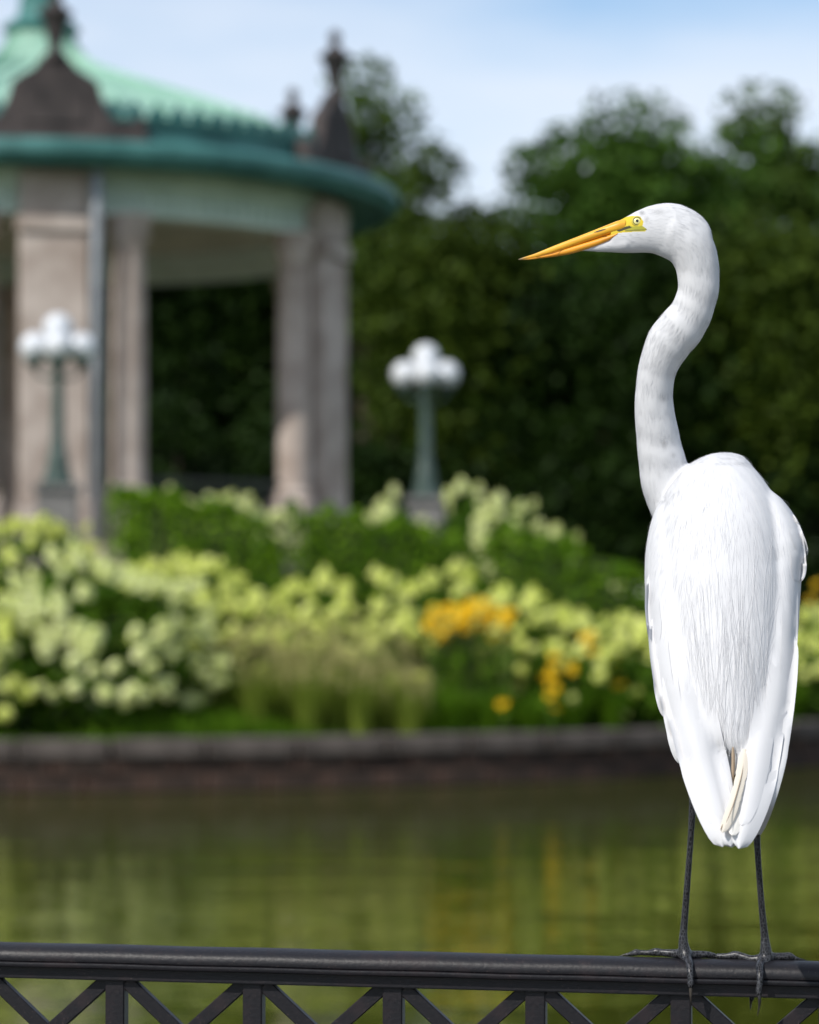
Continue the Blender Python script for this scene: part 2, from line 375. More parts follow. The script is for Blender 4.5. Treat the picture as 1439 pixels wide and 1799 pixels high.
for i in range(96):
    a = 2 * math.pi * (i + .5) / 96; link('cresting_leaf', cr_me, par, (4.80 * math.cos(a), 4.80 * math.sin(a), zc(6.55)), (0, 0, a))
rp = [(4.66, 6.42), (4.2, 6.78), (3.6, 7.08), (2.9, 7.33), (2.2, 7.56), (1.5, 7.80), (1.0, 7.98), (.72, 8.14), (.56, 8.36), (.46, 8.62)]
roof = link('roof', lathe('roof_core', [(r - .03, zc(z) - .05) for r, z in rp], M['patina'], 48), bs)
NP = 40; da = 2 * math.pi / NP; V, F = [], []
for (r, z) in rp:
    for k in (-1, 0, 1):
        a = da / 2 * k * .985; V.append((r * math.cos(a), r * math.sin(a), zc(z)))
    a = da / 2 * .985; V.append((r * math.cos(a), r * math.sin(a), zc(z) + .045))
    a = da / 2 * 1.0; V.append((r * math.cos(a), r * math.sin(a), zc(z) + .045))
for q in range(len(rp) - 1):
    for k in range(4): F.append((q*5+k, q*5+k+1, (q+1)*5+k+1, (q+1)*5+k))
pan_me = mesh('roof_panel', V, F, M['patina'])
for i in range(NP): link('roof_panel', pan_me, roof, None, (0, 0, i * da))
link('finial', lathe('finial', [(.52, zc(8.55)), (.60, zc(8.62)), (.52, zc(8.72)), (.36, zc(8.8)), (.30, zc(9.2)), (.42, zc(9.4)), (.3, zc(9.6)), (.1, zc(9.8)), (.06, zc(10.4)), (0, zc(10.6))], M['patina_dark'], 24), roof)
# iron balustrade between the pedestals
bal = mesh('iron_baluster', *tube([(0, 0, .45), (0, 0, .65), (0, 0, 1.3)], [.016, .02, .016], 6), M['iron_dark'])
for g in range(6):
    a0 = g * math.pi / 3 + .30; a1 = (g + 1) * math.pi / 3 - .30
    rl = link('balustrade', lathe('balustrade_rail', [(4.57, 1.28), (4.66, 1.28), (4.66, 1.34), (4.57, 1.34), (4.57, 1.28)], M['iron_dark'], 14, a0 - .03, a1 + .03), bs)
    for i in range(17):
        a = a0 + (a1 - a0) * i / 16; link('baluster', bal, rl, (4.615 * math.cos(a), 4.615 * math.sin(a), 0))

# ------------------------------------------------------------------ globe lamps
M['granite'] = noise_mat('grey_granite', (0.13, 0.125, 0.12), (0.22, 0.21, 0.20), 4, 0.8, 0.3, 20)
lp_ped = bevel_box('lamp_pedestal', .52, .52, 1.36 - .30 + .1, M['granite'], .03, 2)
lp_cap = bevel_box('pedestal_cap', .62, .62, .10, M['granite'], .025, 2)
lp_base = lathe('lamp_base', [(0, 0), (.21, 0), (.21, .05), (.17, .09), (.165, .16), (.13, .24), (.145, .30), (.12, .36), (.10, .48), (.085, .52), (0, .52)], M['lamp_green'], 20)
lp_shaft = lathe('lamp_shaft', [(.105, 0), (.10, .05), (.082, .10), (.07, .9), (.075, .95), (.06, 1.0), (.06, 1.25), (.09, 1.3), (.05, 1.33), (.04, 1.36), (0, 1.36)], M['lamp_green'], 24, wob=lambda a, z: -.06 * (math.cos(8 * a) > 0) if .1 < z < .9 else 0)
arm_v, arm_f = tube([(0, 0, .93), (.12, 0, .86), (.24, 0, .90), (.30, 0, 1.02)], [.03, .026, .024, .03], 8)
lp_arm = mesh('arm', arm_v, arm_f, M['lamp_green'], True)
fit = lathe('globe_fitter', [(0, 0), (.07, 0), (.11, .05), (.115, .09), (0, .09)], M['lamp_green'], 16)
globe = lathe('globe', [(.10, 0)] + [(.205 * math.cos(x), .195 + .205 * math.sin(x)) for x in np.linspace(-1.05, 1.5, 14)] + [(0, .40)], M['opal'], 24)
def lamp(px, D, label, rz):
    X = (px - 719.5) / FPX * D
    t_ = empty('globe_lamp', (X, D, CAMZ + .26), label, 'lamp post', 'globe lamps on the bandstand terrace', rz)
    p_ = link('pedestal', lp_ped, t_); link('pedestal_cap', lp_cap, p_, (0, 0, 1.06))
    H = 1.15
    link('lamp_base', lp_base, t_, (0, 0, H)); link('shaft', lp_shaft, t_, (0, 0, H + .48))
    for k in range(4):
        a = k * math.pi / 2
        ar = link('arm', lp_arm, t_, (0, 0, H + .48), (0, 0, a)); link('fitter', fit, ar, (.30, 0, 1.0))
        link('globe', globe, t_, (.29 * math.cos(a), .29 * math.sin(a), H + 1.555), None, .92)
    link('fitter', fit, t_, (0, 0, H + 1.98 - .24)); link('globe', globe, t_, (0, 0, H + 1.96 - .16), None, .92)
lamp(101, 35.7, 'green globe lamp standing before the stone bandstand pier', R(8))
lamp(748, 40.0, 'green globe lamp standing clear of the bandstand before dark trees', R(3))

# ------------------------------------------------------------------ leaves
def leaf_quads(C, size, up_bias=0.3, aspect=0.62, nrm=None, fold=0.0):
    """diamond leaves at centres C (n,3)"""
    n = len(C)
    d = rng.normal(size=(n, 3)); d /= np.linalg.norm(d, axis=1)[:, None]
    nn = rng.normal(size=(n, 3)); nn[:, 2] += up_bias * 3
    if nrm is not None: nn = nn * 0.6 + nrm * 1.2
    nn /= np.linalg.norm(nn, axis=1)[:, None]
    d -= (d * nn).sum(1)[:, None] * nn; d /= np.linalg.norm(d, axis=1)[:, None] + 1e-9
    s = np.cross(nn, d)
    L = (size * rng.uniform(.7, 1.3, n))[:, None]
    V = np.empty((n, 4, 3))
    V[:, 0] = C - d * L * .5; V[:, 2] = C + d * L * .5 - nn * L * .12
    V[:, 1] = C + s * L * .5 * aspect + d * L * .06; V[:, 3] = C - s * L * .5 * aspect + d * L * .06
    return V
def crown_points(center, rad, nclump, per, cr0, cr1, seed, lowcut=-0.9):
    g = np.random.default_rng(seed); pts = []; cl = []
    for k in range(nclump):
        while True:
            d = g.normal(size=3); d /= np.linalg.norm(d)
            if d[2] > lowcut: break
        rr_ = g.uniform(.35, 1.0) ** .55
        c = np.array(center) + d * rr_ * np.array(rad) * (1 + .12 * g.normal())
        r = g.uniform(cr0, cr1)
        q = g.normal(size=(per, 3)); q /= np.linalg.norm(q, axis=1)[:, None]
        q *= (g.uniform(0.25, 1, (per, 1)) ** .5) * r; q[:, 2] *= .72
        pts.append(c + q); cl.append((c, r))
    return np.concatenate(pts), cl
def tree(px, top, D, wpx, bot, mat, label, seed, ncl=70, per=210, leaf=.26, name='tree', ground=0.58, cr=(.8, 1.7), group='trees beyond the lake'):
    X = (px - 719.5) / FPX * D
    zt = CAMZ + (HORIZON - top) / FPX * D; zb = CAMZ + (HORIZON - bot) / FPX * D
    zb = max(zb, ground + .4); w = wpx / FPX * D / 2
    o = empty(name, (X, D, ground - .05), label, 'tree' if name != 'shrub' else 'shrub', group)
    H = zt - ground; cz = (zt + zb) / 2 - ground; rz_ = (zt - zb) / 2
    pts, cl = crown_points((0, 0, cz), (w * .93, w * .85, rz_ * .90), ncl, per, cr[0], cr[1], seed)
    hb = np.random.default_rng(seed + 1).uniform(0, .55, len(pts)) + .45 * np.repeat(np.random.default_rng(seed + 2).uniform(0, 1, ncl), per)
    crown = np_quads('crown', leaf_quads(pts, leaf), M[mat], hb)
    link('crown', crown, o)
    tr = max(.12, H * .018); parts = [tube([(0, 0, 0), (tr * .3, 0, H * .12), (-tr * .5, tr * .3, H * .4), (tr * .4, 0, H * .65), (0, 0, H * .88)], [tr * 1.5, tr, tr * .8, tr * .5, tr * .15], 9)]
    for c, r in cl[:14]:
        c = Vector(c); s = Vector((0, 0, max(H * .1, min(H * .6, c.z * .6)))); mid = (s + c) / 2 + Vector((0, 0, -.05 * H + .1))
        parts.append(tube([s, mid, c], [tr * .45, tr * .28, tr * .08], 6))
    link('trunk', mesh('trunk', *merge(parts), M['bark'], True), o)
    return o
tree(650, 135, 67, 250, 760, 'tree_c', 'tall airy tree with sky gaps rising beside the bandstand roof', 11, 56, 190, .24, cr=(.6, 1.25))
tree(785, 290, 62.5, 220, 980, 'tree_b', 'bronze tinged tree with rounded top beside the tall airy tree', 12, 80, 210, .24)
tree(1090, 178, 66, 430, 900, 'tree_a', 'broad dense green tree rising behind the egret head', 13, 135, 220, .26)
tree(1400, 165, 70, 330, 700, 'tree_c', 'loose topped tree with sky gaps next to the broad dense tree', 14, 64, 200, .25, cr=(.6, 1.3))
tree(1245, 225, 67.5, 270, 900, 'tree_a', 'green tree filling the gap between broad and loose topped trees', 22, 80, 215, .25)
tree(1345, 310, 61.5, 270, 980, 'tree_b', 'olive green tree standing in front of the loose topped tree', 15, 58, 210, .25)
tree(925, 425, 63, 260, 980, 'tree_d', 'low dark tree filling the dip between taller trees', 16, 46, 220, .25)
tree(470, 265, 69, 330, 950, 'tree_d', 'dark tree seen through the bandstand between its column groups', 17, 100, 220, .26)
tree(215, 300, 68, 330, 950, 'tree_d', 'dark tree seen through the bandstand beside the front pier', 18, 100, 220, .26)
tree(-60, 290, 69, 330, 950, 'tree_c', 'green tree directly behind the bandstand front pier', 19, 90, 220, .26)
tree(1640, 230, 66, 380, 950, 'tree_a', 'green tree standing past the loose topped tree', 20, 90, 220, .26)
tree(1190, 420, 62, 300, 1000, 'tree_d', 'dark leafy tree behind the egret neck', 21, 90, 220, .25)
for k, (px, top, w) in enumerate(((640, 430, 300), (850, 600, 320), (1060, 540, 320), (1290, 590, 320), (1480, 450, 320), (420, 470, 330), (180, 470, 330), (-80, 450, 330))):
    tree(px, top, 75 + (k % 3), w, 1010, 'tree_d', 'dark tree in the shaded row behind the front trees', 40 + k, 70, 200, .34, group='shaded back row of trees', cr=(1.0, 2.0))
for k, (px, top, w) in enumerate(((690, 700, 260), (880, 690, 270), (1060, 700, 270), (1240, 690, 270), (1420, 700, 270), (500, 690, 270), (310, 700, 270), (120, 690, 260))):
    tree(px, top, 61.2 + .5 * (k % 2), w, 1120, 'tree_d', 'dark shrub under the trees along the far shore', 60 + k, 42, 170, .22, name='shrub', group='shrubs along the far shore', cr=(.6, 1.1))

# ------------------------------------------------------------------ planting on the island
def head_mesh(mat, seed):
    g = np.random.default_rng(seed); n = 34; C = []; Nn = []
    for i in range(n):
        z = (i + .5) / n; a = i * 2.39996; r = .075 * (math.sin(math.pi * (.18 + .80 * z)) ** .7) * (1.05 - .35 * z)
        C.append((r * math.cos(a), r * math.sin(a), z * .19)); Nn.append((math.cos(a), math.sin(a), .5 + z))
    C = np.array(C) + g.normal(size=(n, 3)) * .006; Nn = np.array(Nn)
    global rng
    V = leaf_quads(C, .075, 0.1, 0.95, Nn)
    return np_quads('flower_head', V, mat, g.uniform(0, 1, n))
HEADS = {'pale': [head_mesh(M['hyd_pale'], s) for s in range(4)], 'lime': [head_mesh(M['hyd_lime'], s + 9) for s in range(4)]}
def hydrangea(px, D, w, h, kind, nh, label, group, seed, leafn=1500, hs=1.0, sink=0.0, front_only=False):
    g = np.random.default_rng(seed)
    p = on_island(px, D); o = empty('hydrangea_bush', (p.x, p.y, p.z - .04 - sink), label, 'bush', group)
    rad = np.array((w / 2, w / 2 * .85, h * .56)); c = np.array((0, 0, h * .46))
    d = g.normal(size=(leafn, 3)); d /= np.linalg.norm(d, axis=1)[:, None]
    lump = 1 + .13 * np.sin(d[:, :1] * 5 + seed) * np.cos(d[:, 1:2] * 4 + seed * 2) + .08 * np.sin(d[:, 2:3] * 9 + seed)
    pts = c + d * rad * lump * (g.uniform(.45, 1, (leafn, 1)) ** .5) * .93
    pts[:, 2] = np.maximum(pts[:, 2], .05)
    link('foliage', np_quads('foliage', leaf_quads(pts, .15, .35, .6), M['hyd_leaf'], g.uniform(0, 1, leafn)), o)
    parts = []
    for i in range(9):
        a = g.uniform(0, 6.28); e = (c + np.array((math.cos(a), math.sin(a), g.uniform(-.2, .8))) * rad * .8)
        parts.append(tube([(e[0] * .12, e[1] * .12, 0), (e[0] * .5, e[1] * .5, e[2] * .6), tuple(e)], [.02, .014, .006], 5))
    link('stems', mesh('stems', *merge(parts), M['stem']), o)
    k = 0
    while k < nh:
        d = g.normal(size=3); d /= np.linalg.norm(d)
        if d[2] < -.45 or (d[1] > .55 and g.uniform() < .8): continue
        lump = 1 + .13 * math.sin(d[0] * 5 + seed) * math.cos(d[1] * 4 + seed * 2) + .08 * math.sin(d[2] * 9 + seed)
        q = c + d * rad * lump * g.uniform(.93, 1.04); 
        if q[2] < .12: continue
        dirv = Vector((d[0], d[1], d[2] * .7 + .45)).normalized()
        e = dirv.to_track_quat('Z', 'Y').to_euler()
        link('flower_head', HEADS[kind][k % 4], o, q, e, hs * g.uniform(.8, 1.25)); k += 1
    return o
hydrangea(165, 30.9, 2.3, 1.85, 'pale', 210, 'large hydrangea covered in creamy white heads close to the island wall', None, 3, 3200, .84)
hydrangea(-40, 30.6, 1.7, 1.55, 'lime', 80, 'lime flowered hydrangea at the side of the large creamy hydrangea', None, 5, 1500, .85)
# the long row
for k, (px, D, w, h) in enumerate(((60, 33.4, 1.5, 1.30), (330, 33.2, 1.4, 1.30), (430, 32.7, 1.5, 1.32), (545, 32.8, 1.5, 1.42), (660, 32.9, 1.4, 1.42), (770, 33.1, 1.5, 1.46), (890, 33.4, 1.5, 1.36),
                                  (1000, 33.7, 1.5, 1.25), (1105, 34.2, 1.4, 1.18), (1210, 34.9, 1.5, 1.2), (1330, 35.5, 1.5, 1.2), (1440, 36.2, 1.6, 1.25), (1560, 36.9, 1.6, 1.2))):
    lab = ['lime hydrangea of the long row, directly behind the large creamy hydrangea', 'lime hydrangea of the long row, at the shoulder of the creamy hydrangea',
           'lime hydrangea of the long row, behind the feathery grass clumps', 'lime hydrangea of the long row, behind the dense golden daisies',
           'lime hydrangea of the long row, above the scattered yellow daisies', 'lime hydrangea of the long row, hidden behind the egret body', 'lime hydrangea of the long row, past the egret wing'][(0, 1, 2, 2, 2, 3, 3, 4, 4, 5, 5, 6, 6)[k]]
    hydrangea(px, D, w, h, 'lime', 88, lab, 'lime hydrangeas in the long row', 20 + k, 1200, .76)
for k, (px, D, w, h) in enumerate(((480, 32.0, 1.3, 0.95), (640, 32.1, 1.3, .9), (1010, 32.6, 1.3, .95), (1120, 33.0, 1.2, .9), (1400, 35.0, 1.3, 1.0))):
    hydrangea(px, D, w, h, 'lime', 26, 'low leafy hydrangea above the feathery grass clumps' if k < 2 else 'low leafy hydrangea among the scattered yellow daisies' if k < 4 else 'low leafy hydrangea past the egret wing', 'low hydrangeas below the row', 50 + k, 1300, .75)
# pale ones by the terrace
for k, (px, D, w, h) in enumerate(((290, 36.6, .9, .98), (370, 36.4, 1.0, .98), (450, 36.5, .8, .80))):
    hydrangea(px, D, w, h, 'pale', 34, 'white hydrangea on the bank between the two bandstand column groups', 'white hydrangeas before the bandstand opening', 70 + k, 700, .85)
for k, (px, D, w, h) in enumerate(((695, 38.2, .8, .98), (825, 37.6, 1.0, 1.22), (893, 37.5, 1.0, 1.26), (955, 37.3, .9, 1.10), (1025, 37.2, .9, .98), (1090, 37.0, .8, .80))):
    hydrangea(px, D, w, h, 'pale', 30, 'white hydrangea between the bandstand columns and the free standing lamp' if k == 0 else 'low white hydrangea at the sloping end beyond the lamp' if k > 3 else 'white hydrangea on the bank just past the free standing lamp', 'white hydrangeas beside the lamp', 80 + k, 700, .8)

# clipped hedges in front of the terrace
def hedge(pxs, Ds, hz, th, label, seed, dens=2600, mat='hedge'):
    g = np.random.default_rng(seed); P = [on_island(p, d) for p, d in zip(pxs, Ds)]
    base = P[len(P) // 2].copy(); base.z -= .05
    o = empty('clipped_hedge', base, label, 'hedge'); pts = []; nr = []
    core = []
    for i in range(len(P) - 1):
        a, b_ = P[i], P[i + 1]; n_ = int(dens * (b_ - a).length)
        u = g.uniform(-.02, 1.02, n_) + g.normal(size=n_) * .03; s = g.uniform(-1, 1, n_); w = g.uniform(0, 1, n_); side = g.integers(0, 3, n_)
        h0 = hz[i] + (hz[i + 1] - hz[i]) * u
        hgt = h0 * (1 + .06 * np.sin(u * 9 + seed) + .04 * np.sin(u * 23))
        if i == len(P) - 2: hgt = hgt * np.sqrt(np.clip(1.08 - np.clip(u, 0, 1.06) ** 4, .02, 1))
        y = np.where(side == 0, -th / 2, np.where(side == 1, th / 2, s * th / 2)); z = np.where(side == 2, hgt, w * hgt)
        dirv = (b_ - a).normalized(); nv = Vector((-dirv.y, dirv.x, 0))
        y = y * (1 - .25 * (z / hgt) ** 4) + g.normal(size=n_) * .02
        C = np.array(a)[None] + u[:, None] * np.array(b_ - a)[None] + y[:, None] * np.array(nv)[None]
        C[:, 2] += z + g.normal(size=n_) * .02; pts.append(C - np.array(base)[None])
        v, f = box_data(.2 if i == 0 else 0, (b_ - a).length - (.35 if i == len(P) - 2 else 0), -th / 2 + .13, th / 2 - .13, 0, min(hz[i], hz[i + 1]) - .16)
        mt = Matrix.Translation(a - base) @ Matrix.Rotation(math.atan2(dirv.y, dirv.x), 4, 'Z')
        core.append(([mt @ Vector(q) for q in v], f))
    pts = np.concatenate(pts)
    link('foliage', np_quads('foliage', leaf_quads(pts, .085, .3, .7), M[mat], g.uniform(0, 1, len(pts))), o)
    link('twigs', mesh('twigs', *merge(core), M['stem']), o)
hedge([215, 300, 400, 500], [35.0, 34.6, 34.5, 34.5], [1.10, 1.14, 1.16, 1.12], .7, 'bright green clipped hedge below the white hydrangeas and bandstand opening', 1)
hedge([510, 620, 740, 850], [34.9, 35.0, 35.2, 35.4], [1.15, 1.22, 1.26, 1.32], .7, 'green clipped hedge in front of the right hand column group', 2)
hedge([860, 960, 1060, 1160], [35.6, 35.7, 35.9, 36.4], [1.42, 1.62, 1.55, 1.30], .7, 'green clipped hedge below the white hydrangeas near the lamp', 4)

# ornamental grasses, flowers, edging
def grass_clump(px, D, h, n, seed, label, group, plumes=34, spread=.45, mat='reed'):
    g = np.random.default_rng(seed); p = on_island(px, D)
    o = empty('grass_clump', (p.x, p.y, p.z - .03), label, 'grass clump', group)
    def blades(n, h, w, sp, seg=4, tip=1.0):
        Q = []; A = []
        a = g.uniform(0, 6.28, n); r0 = g.uniform(0, .12, n); L = h * g.uniform(.65, 1.1, n); lean = sp * g.uniform(.15, 1, n)
        aw = a + 1.57 + g.normal(size=n) * .4; prev = None; val = g.uniform(0, 1, n)
        for s in range(seg + 1):
            u = s / seg
            rr_ = r0 + lean * u ** 1.8 * L; z = L * (u - .28 * lean * u ** 3)
            c = np.stack((rr_ * np.cos(a), rr_ * np.sin(a), z), 1); ww = (w * (1 - u * .92 * tip))
            e = np.stack((np.cos(aw), np.sin(aw), np.zeros(n)), 1) * ww
            cur = (c - e, c + e)
            if prev is not None: Q.append(np.stack((prev[0], prev[1], cur[1], cur[0]), 1)); A.append(val)
            prev = cur
        return np.concatenate(Q), np.concatenate(A), c
    q, a_, tipc = blades(n, h, .006, spread)
    link('blades', np_quads('blades', q, M[mat], a_), o)
    if plumes:
        q, a_, tipc = blades(plumes, h * 1.28, .003, spread * .8)
        link('stalks', np_quads('stalks', q, M[mat], a_), o)
        C = np.repeat(tipc, 22, 0) + g.normal(size=(plumes * 22, 3)) * np.array((.016, .016, .06))
        tag(link('plumes', np_quads('plumes', leaf_quads(C, .05, .0, .22), M['plume'], g.uniform(0, 1, len(C))), o), kind='stuff')
for k, (px, D, h) in enumerate(((400, 31.3, .85), (450, 30.9, .80), (500, 31.2, .85), (545, 30.8, .78), (590, 31.1, .82), (635, 30.9, .75), (680, 31.3, .80), (720, 31.0, .62), (430, 31.9, .95), (530, 31.8, .95), (620, 31.9, .95))):
    grass_clump(px, D, h, 420, 100 + k, 'feathery buff grass clump between the creamy hydrangea and yellow flowers', 'feathery grass clumps')
for k, (px, D, h) in enumerate(((790, 31.4, .62), (850, 31.6, .55), (930, 31.7, .55), (1000, 32.0, .6), (1075, 32.3, .6), (1150, 32.9, .6), (1260, 33.6, .6), (1380, 34.4, .65), (1450, 34.9, .6))):
    grass_clump(px, D, h, 480, 130 + k, 'low green grass clump at the foot of the flower bed', 'low green grass clumps', 0, .6, 'grass')
# yellow daisies
def daisy_mesh():
    V, F, mi = [], [], []
    for k in range(12):
        a = k * math.pi / 6; c, s = math.cos(a), math.sin(a)
        o = len(V)
        for (r, w, z) in ((.010, .004, .004), (.030, .010, .006), (.048, .003, -.004)):
            V.append((r * c - w * s, r * s + w * c, z)); V.append((r * c + w * s, r * s - w * c, z))
        F += [(o, o+1, o+3, o+2), (o+2, o+3, o+5, o+4)]; mi += [0, 0]
    o = len(V)
    for r, z in ((.013, .002), (.011, .012), (.004, .017)):
        for k in range(8): V.append((r * math.cos(k * math.pi / 4), r * math.sin(k * math.pi / 4), z))
    for q in range(2):
        for k in range(8): F.append((o+q*8+k, o+q*8+(k+1) % 8, o+(q+1)*8+(k+1) % 8, o+(q+1)*8+k)); mi.append(1)
    F.append(tuple(o+16+k for k in range(8))); mi.append(1)
    me = mesh('flower_head', V, F, [M['petal'], M['disc']])
    me.polygons.foreach_set('material_index', mi); return me
daisy = daisy_mesh()
def daisy_plant(px, D, py0, py1, w, nf, seed, label, group):
    """heads between photo heights py0 (top) and py1"""
    g = np.random.default_rng(seed); p = on_island(px, D)
    o = empty('daisy_plant', (p.x, p.y, p.z - .03), label, 'flower', group)
    z1 = CAMZ + (HORIZON - py0) / FPX * D - p.z; z0 = CAMZ + (HORIZON - py1) / FPX * D - p.z
    parts = []; lv = []
    for i in range(nf):
        x, y = g.uniform(-w / 2, w / 2), g.uniform(-.25, .25); z = g.uniform(z0, z1)
        parts.append(tube([(x * .5, y * .5, 0), (x * .8, y * .8, z * .5), (x, y, z)], [.006, .005, .003], 4))
        for j in range(9):
            u = g.uniform(.05, .8); lv.append((x * (.5 + .5 * u) + g.normal() * .05, y * (.5 + .5 * u) + g.normal() * .05, z * u))
        link('flower_head', daisy, o, (x, y, z), (g.uniform(.2, 1.1), g.uniform(-.4, .4), g.uniform(-.6, .6)), g.uniform(1.0, 1.45))
    link('stems', mesh('stems', *merge(parts), M['stem']), o)
    link('foliage', np_quads('foliage', leaf_quads(np.array(lv), .13, .2, .35), M['grass'], g.uniform(0, 1, len(lv))), o)
for k, (px, a, b_, n) in enumerate(((770, 1062, 1122, 26), (805, 1050, 1105, 28), (840, 1050, 1100, 26), (875, 1065, 1115, 20))):
    daisy_plant(px, 31.9, a, b_, .30, n, 160 + k, 'tall yellow daisy plant in the dense golden clump', 'dense golden daisies')
for k, (px, a, b_, n, D) in enumerate(((965, 1140, 1200, 9, 32.0), (990, 1150, 1190, 5, 32.1), (1042, 1108, 1145, 9, 32.4), (895, 1212, 1240, 2, 31.4), (965, 1200, 1260, 3, 31.6), (1090, 1150, 1200, 4, 32.4), (1420, 1020, 1050, 2, 34.6))):
    daisy_plant(px, D, a, b_, .20, n, 170 + k, 'small yellow daisy plant scattered past the golden clump', 'scattered yellow daisies')
# grass along the top of the wall (nobody could count it)
g = np.random.default_rng(5); n = 42000
a = g.uniform(A0, A1, n); r = 13.2 - 1.6 * g.uniform(0, 1, n) ** 1.5
C = np.stack((CX + r * np.cos(a), CY + r * np.sin(a), np.array([island_z(q) for q in r]) - .02), 1)
h = g.uniform(.08, .30, n) * (.75 + .5 * np.sin(a * 23)) ; th_ = g.uniform(0, 6.28, n)
e = np.stack((np.cos(th_), np.sin(th_), np.zeros(n)), 1) * .010; ln = g.normal(size=(n, 3)) * .05; ln[:, 2] = 0
V = np.stack((C - e, C + e, C + e * .2 + ln + np.stack((0*h, 0*h, h), 1), C - e * .2 + ln + np.stack((0*h, 0*h, h), 1)), 1)
tag(link('grass', np_quads('grass', V, M['grass'], g.uniform(0, 1, n))), 'short green grass edging the top of the island wall', 'grass', kind='stuff')

# ------------------------------------------------------------------ bridge and railing
TY = 0.19; YAW = -math.atan(TY); RX, RY = 0.3745, 3.40            # a point of the rail axis
RAILZ = CAMZ - 0.430              # top of the hand rail
def rail_pt(px):                  # where the direction of pixel column px meets the rail line
    k = (px - 719.5) / FPX; X = k * (RY + RX * TY) / (1 + k * TY); return X, RY + (RX - X) * TY
m, t, b = mat_new('railing_paint')
co = t.nodes.new('ShaderNodeTexCoord'); n1 = t.nodes.new('ShaderNodeTexNoise'); n1.inputs['Scale'].default_value = 26; n1.inputs['Detail'].default_value = 8; n1.inputs['Roughness'].default_value = .7
r1 = t.nodes.new('ShaderNodeValToRGB'); r1.color_ramp.elements[0].position = .50; r1.color_ramp.elements[1].position = .72
r1.color_ramp.elements[0].color = (0.0085, 0.008, 0.0105, 1); r1.color_ramp.elements[1].color = (0.020, 0.0135, 0.0155, 1)
n2 = t.nodes.new('ShaderNodeTexNoise'); n2.inputs['Scale'].default_value = 420; n2.inputs['Detail'].default_value = 3
r2 = t.nodes.new('ShaderNodeValToRGB'); r2.color_ramp.elements[0].position = .66; r2.color_ramp.elements[1].position = .74
r2.color_ramp.elements[0].color = (0, 0, 0, 1); r2.color_ramp.elements[1].color = (1, 1, 1, 1)
mx = t.nodes.new('ShaderNodeMix'); mx.data_type = 'RGBA'; mx.inputs['B'].default_value = (0.075, 0.055, 0.05, 1)
for q in (n1, n2): t.links.new(co.outputs['Object'], q.inputs['Vector'])
t.links.new(n1.outputs['Fac'], r1.inputs['Fac']); t.links.new(n2.outputs['Fac'], r2.inputs['Fac'])
t.links.new(r1.outputs['Color'], mx.inputs['A']); t.links.new(r2.outputs['Color'], mx.inputs['Factor']); t.links.new(mx.outputs['Result'], b.inputs['Base Color'])
rr1 = t.nodes.new('ShaderNodeMapRange'); rr1.inputs['To Min'].default_value = .36; rr1.inputs['To Max'].default_value = .60; b.inputs['Specular IOR Level'].default_value = .32
t.links.new(n1.outputs['Fac'], rr1.inputs['Value']); t.links.new(rr1.outputs[0], b.inputs['Roughness'])
bp = t.nodes.new('ShaderNodeBump'); bp.inputs['Strength'].default_value = .25; bp.inputs['Distance'].default_value = .002
n3 = t.nodes.new('ShaderNodeTexNoise'); n3.inputs['Scale'].default_value = 190; n3.inputs['Detail'].default_value = 6
t.links.new(co.outputs['Object'], n3.inputs['Vector']); t.links.new(n3.outputs['Fac'], bp.inputs['Height']); t.links.new(bp.outputs[0], b.inputs['Normal'])
M['rail'] = m
bars = [rail_pt(p)[0] for p in (208, 447, 690, 942, 1195)]
SP = (bars[-1] - bars[0]) / 4 / math.cos(YAW)                     # baluster spacing along the rail
rail = empty('bridge_railing', (RX, RY, RAILZ - 1.05), 'dark painted metal bridge railing with lattice panels under the egret', 'railing', rz=YAW)
RL = 1.75
def extrude_profile(prof, L, nx=60, amp=0.0):
    V, F = [], []; k = len(prof)
    for i in range(nx + 1):
        x = -L + 2 * L * i / nx
        w = amp * math.sin(x * 31) if amp else 0
        V += [(x, y, z + w) for y, z in prof]
    for i in range(nx):
        for q in range(k): F.append((i*k+q, i*k+(q+1) % k, (i+1)*k+(q+1) % k, (i+1)*k+q))
    F.append(tuple(range(k))); F.append(tuple(nx*k+q for q in range(k))[::-1])
    return V, F
prof = []
for i in range(13):
    a = math.pi * i / 12; prof.append((.0270 * math.cos(a), 1.05 - .0165 + .0165 * math.sin(a) ** .8))
prof += [(-.0265, 1.0310), (-.0245, 1.0302), (-.0285, 1.0290), (-.0292, 1.0265), (-.0280, 1.0240), (-.021, 1.0225), (.021, 1.0225), (.0280, 1.0240), (.0292, 1.0265), (.0285, 1.0290), (.0245, 1.0302), (.0265, 1.0310)]
me = mesh('hand_rail', *extrude_profile(prof, RL, 80, .0003), M['rail'], True); me.set_sharp_from_angle(angle=R(48))
bm = bmesh.new(); bm.from_mesh(me); bmesh.ops.recalc_face_normals(bm, faces=bm.faces[:]); bm.to_mesh(me); bm.free()
link('hand_rail', me, rail)
def bar_mesh(name, L, d, h, bev=.0015):   # along x, centred
    me = bevel_box(name, L, d, h, M['rail'], bev, 2); return shade(me) and me
sub = bevel_box('top_bar', 2 * RL, .034, .0155, M['rail'], .0015, 2); link('top_bar', sub, rail, (0, 0, 1.0065 + .0012))
link('bottom_bar', bevel_box('bottom_bar', 2 * RL, .034, .03, M['rail'], .002, 2), rail, (0, 0, .10))
balm = bevel_box('baluster', .0245, .020, 1.008 - .128, M['rail'], .0015, 2)
loc_bar = lambda X: (X - RX) / math.cos(YAW)
x0 = loc_bar(bars[0])
dh = .132; L_ = math.hypot(SP - .0245, dh * 2)
ang = math.atan2(dh * 2 * .5, (SP - .0245) * .5)
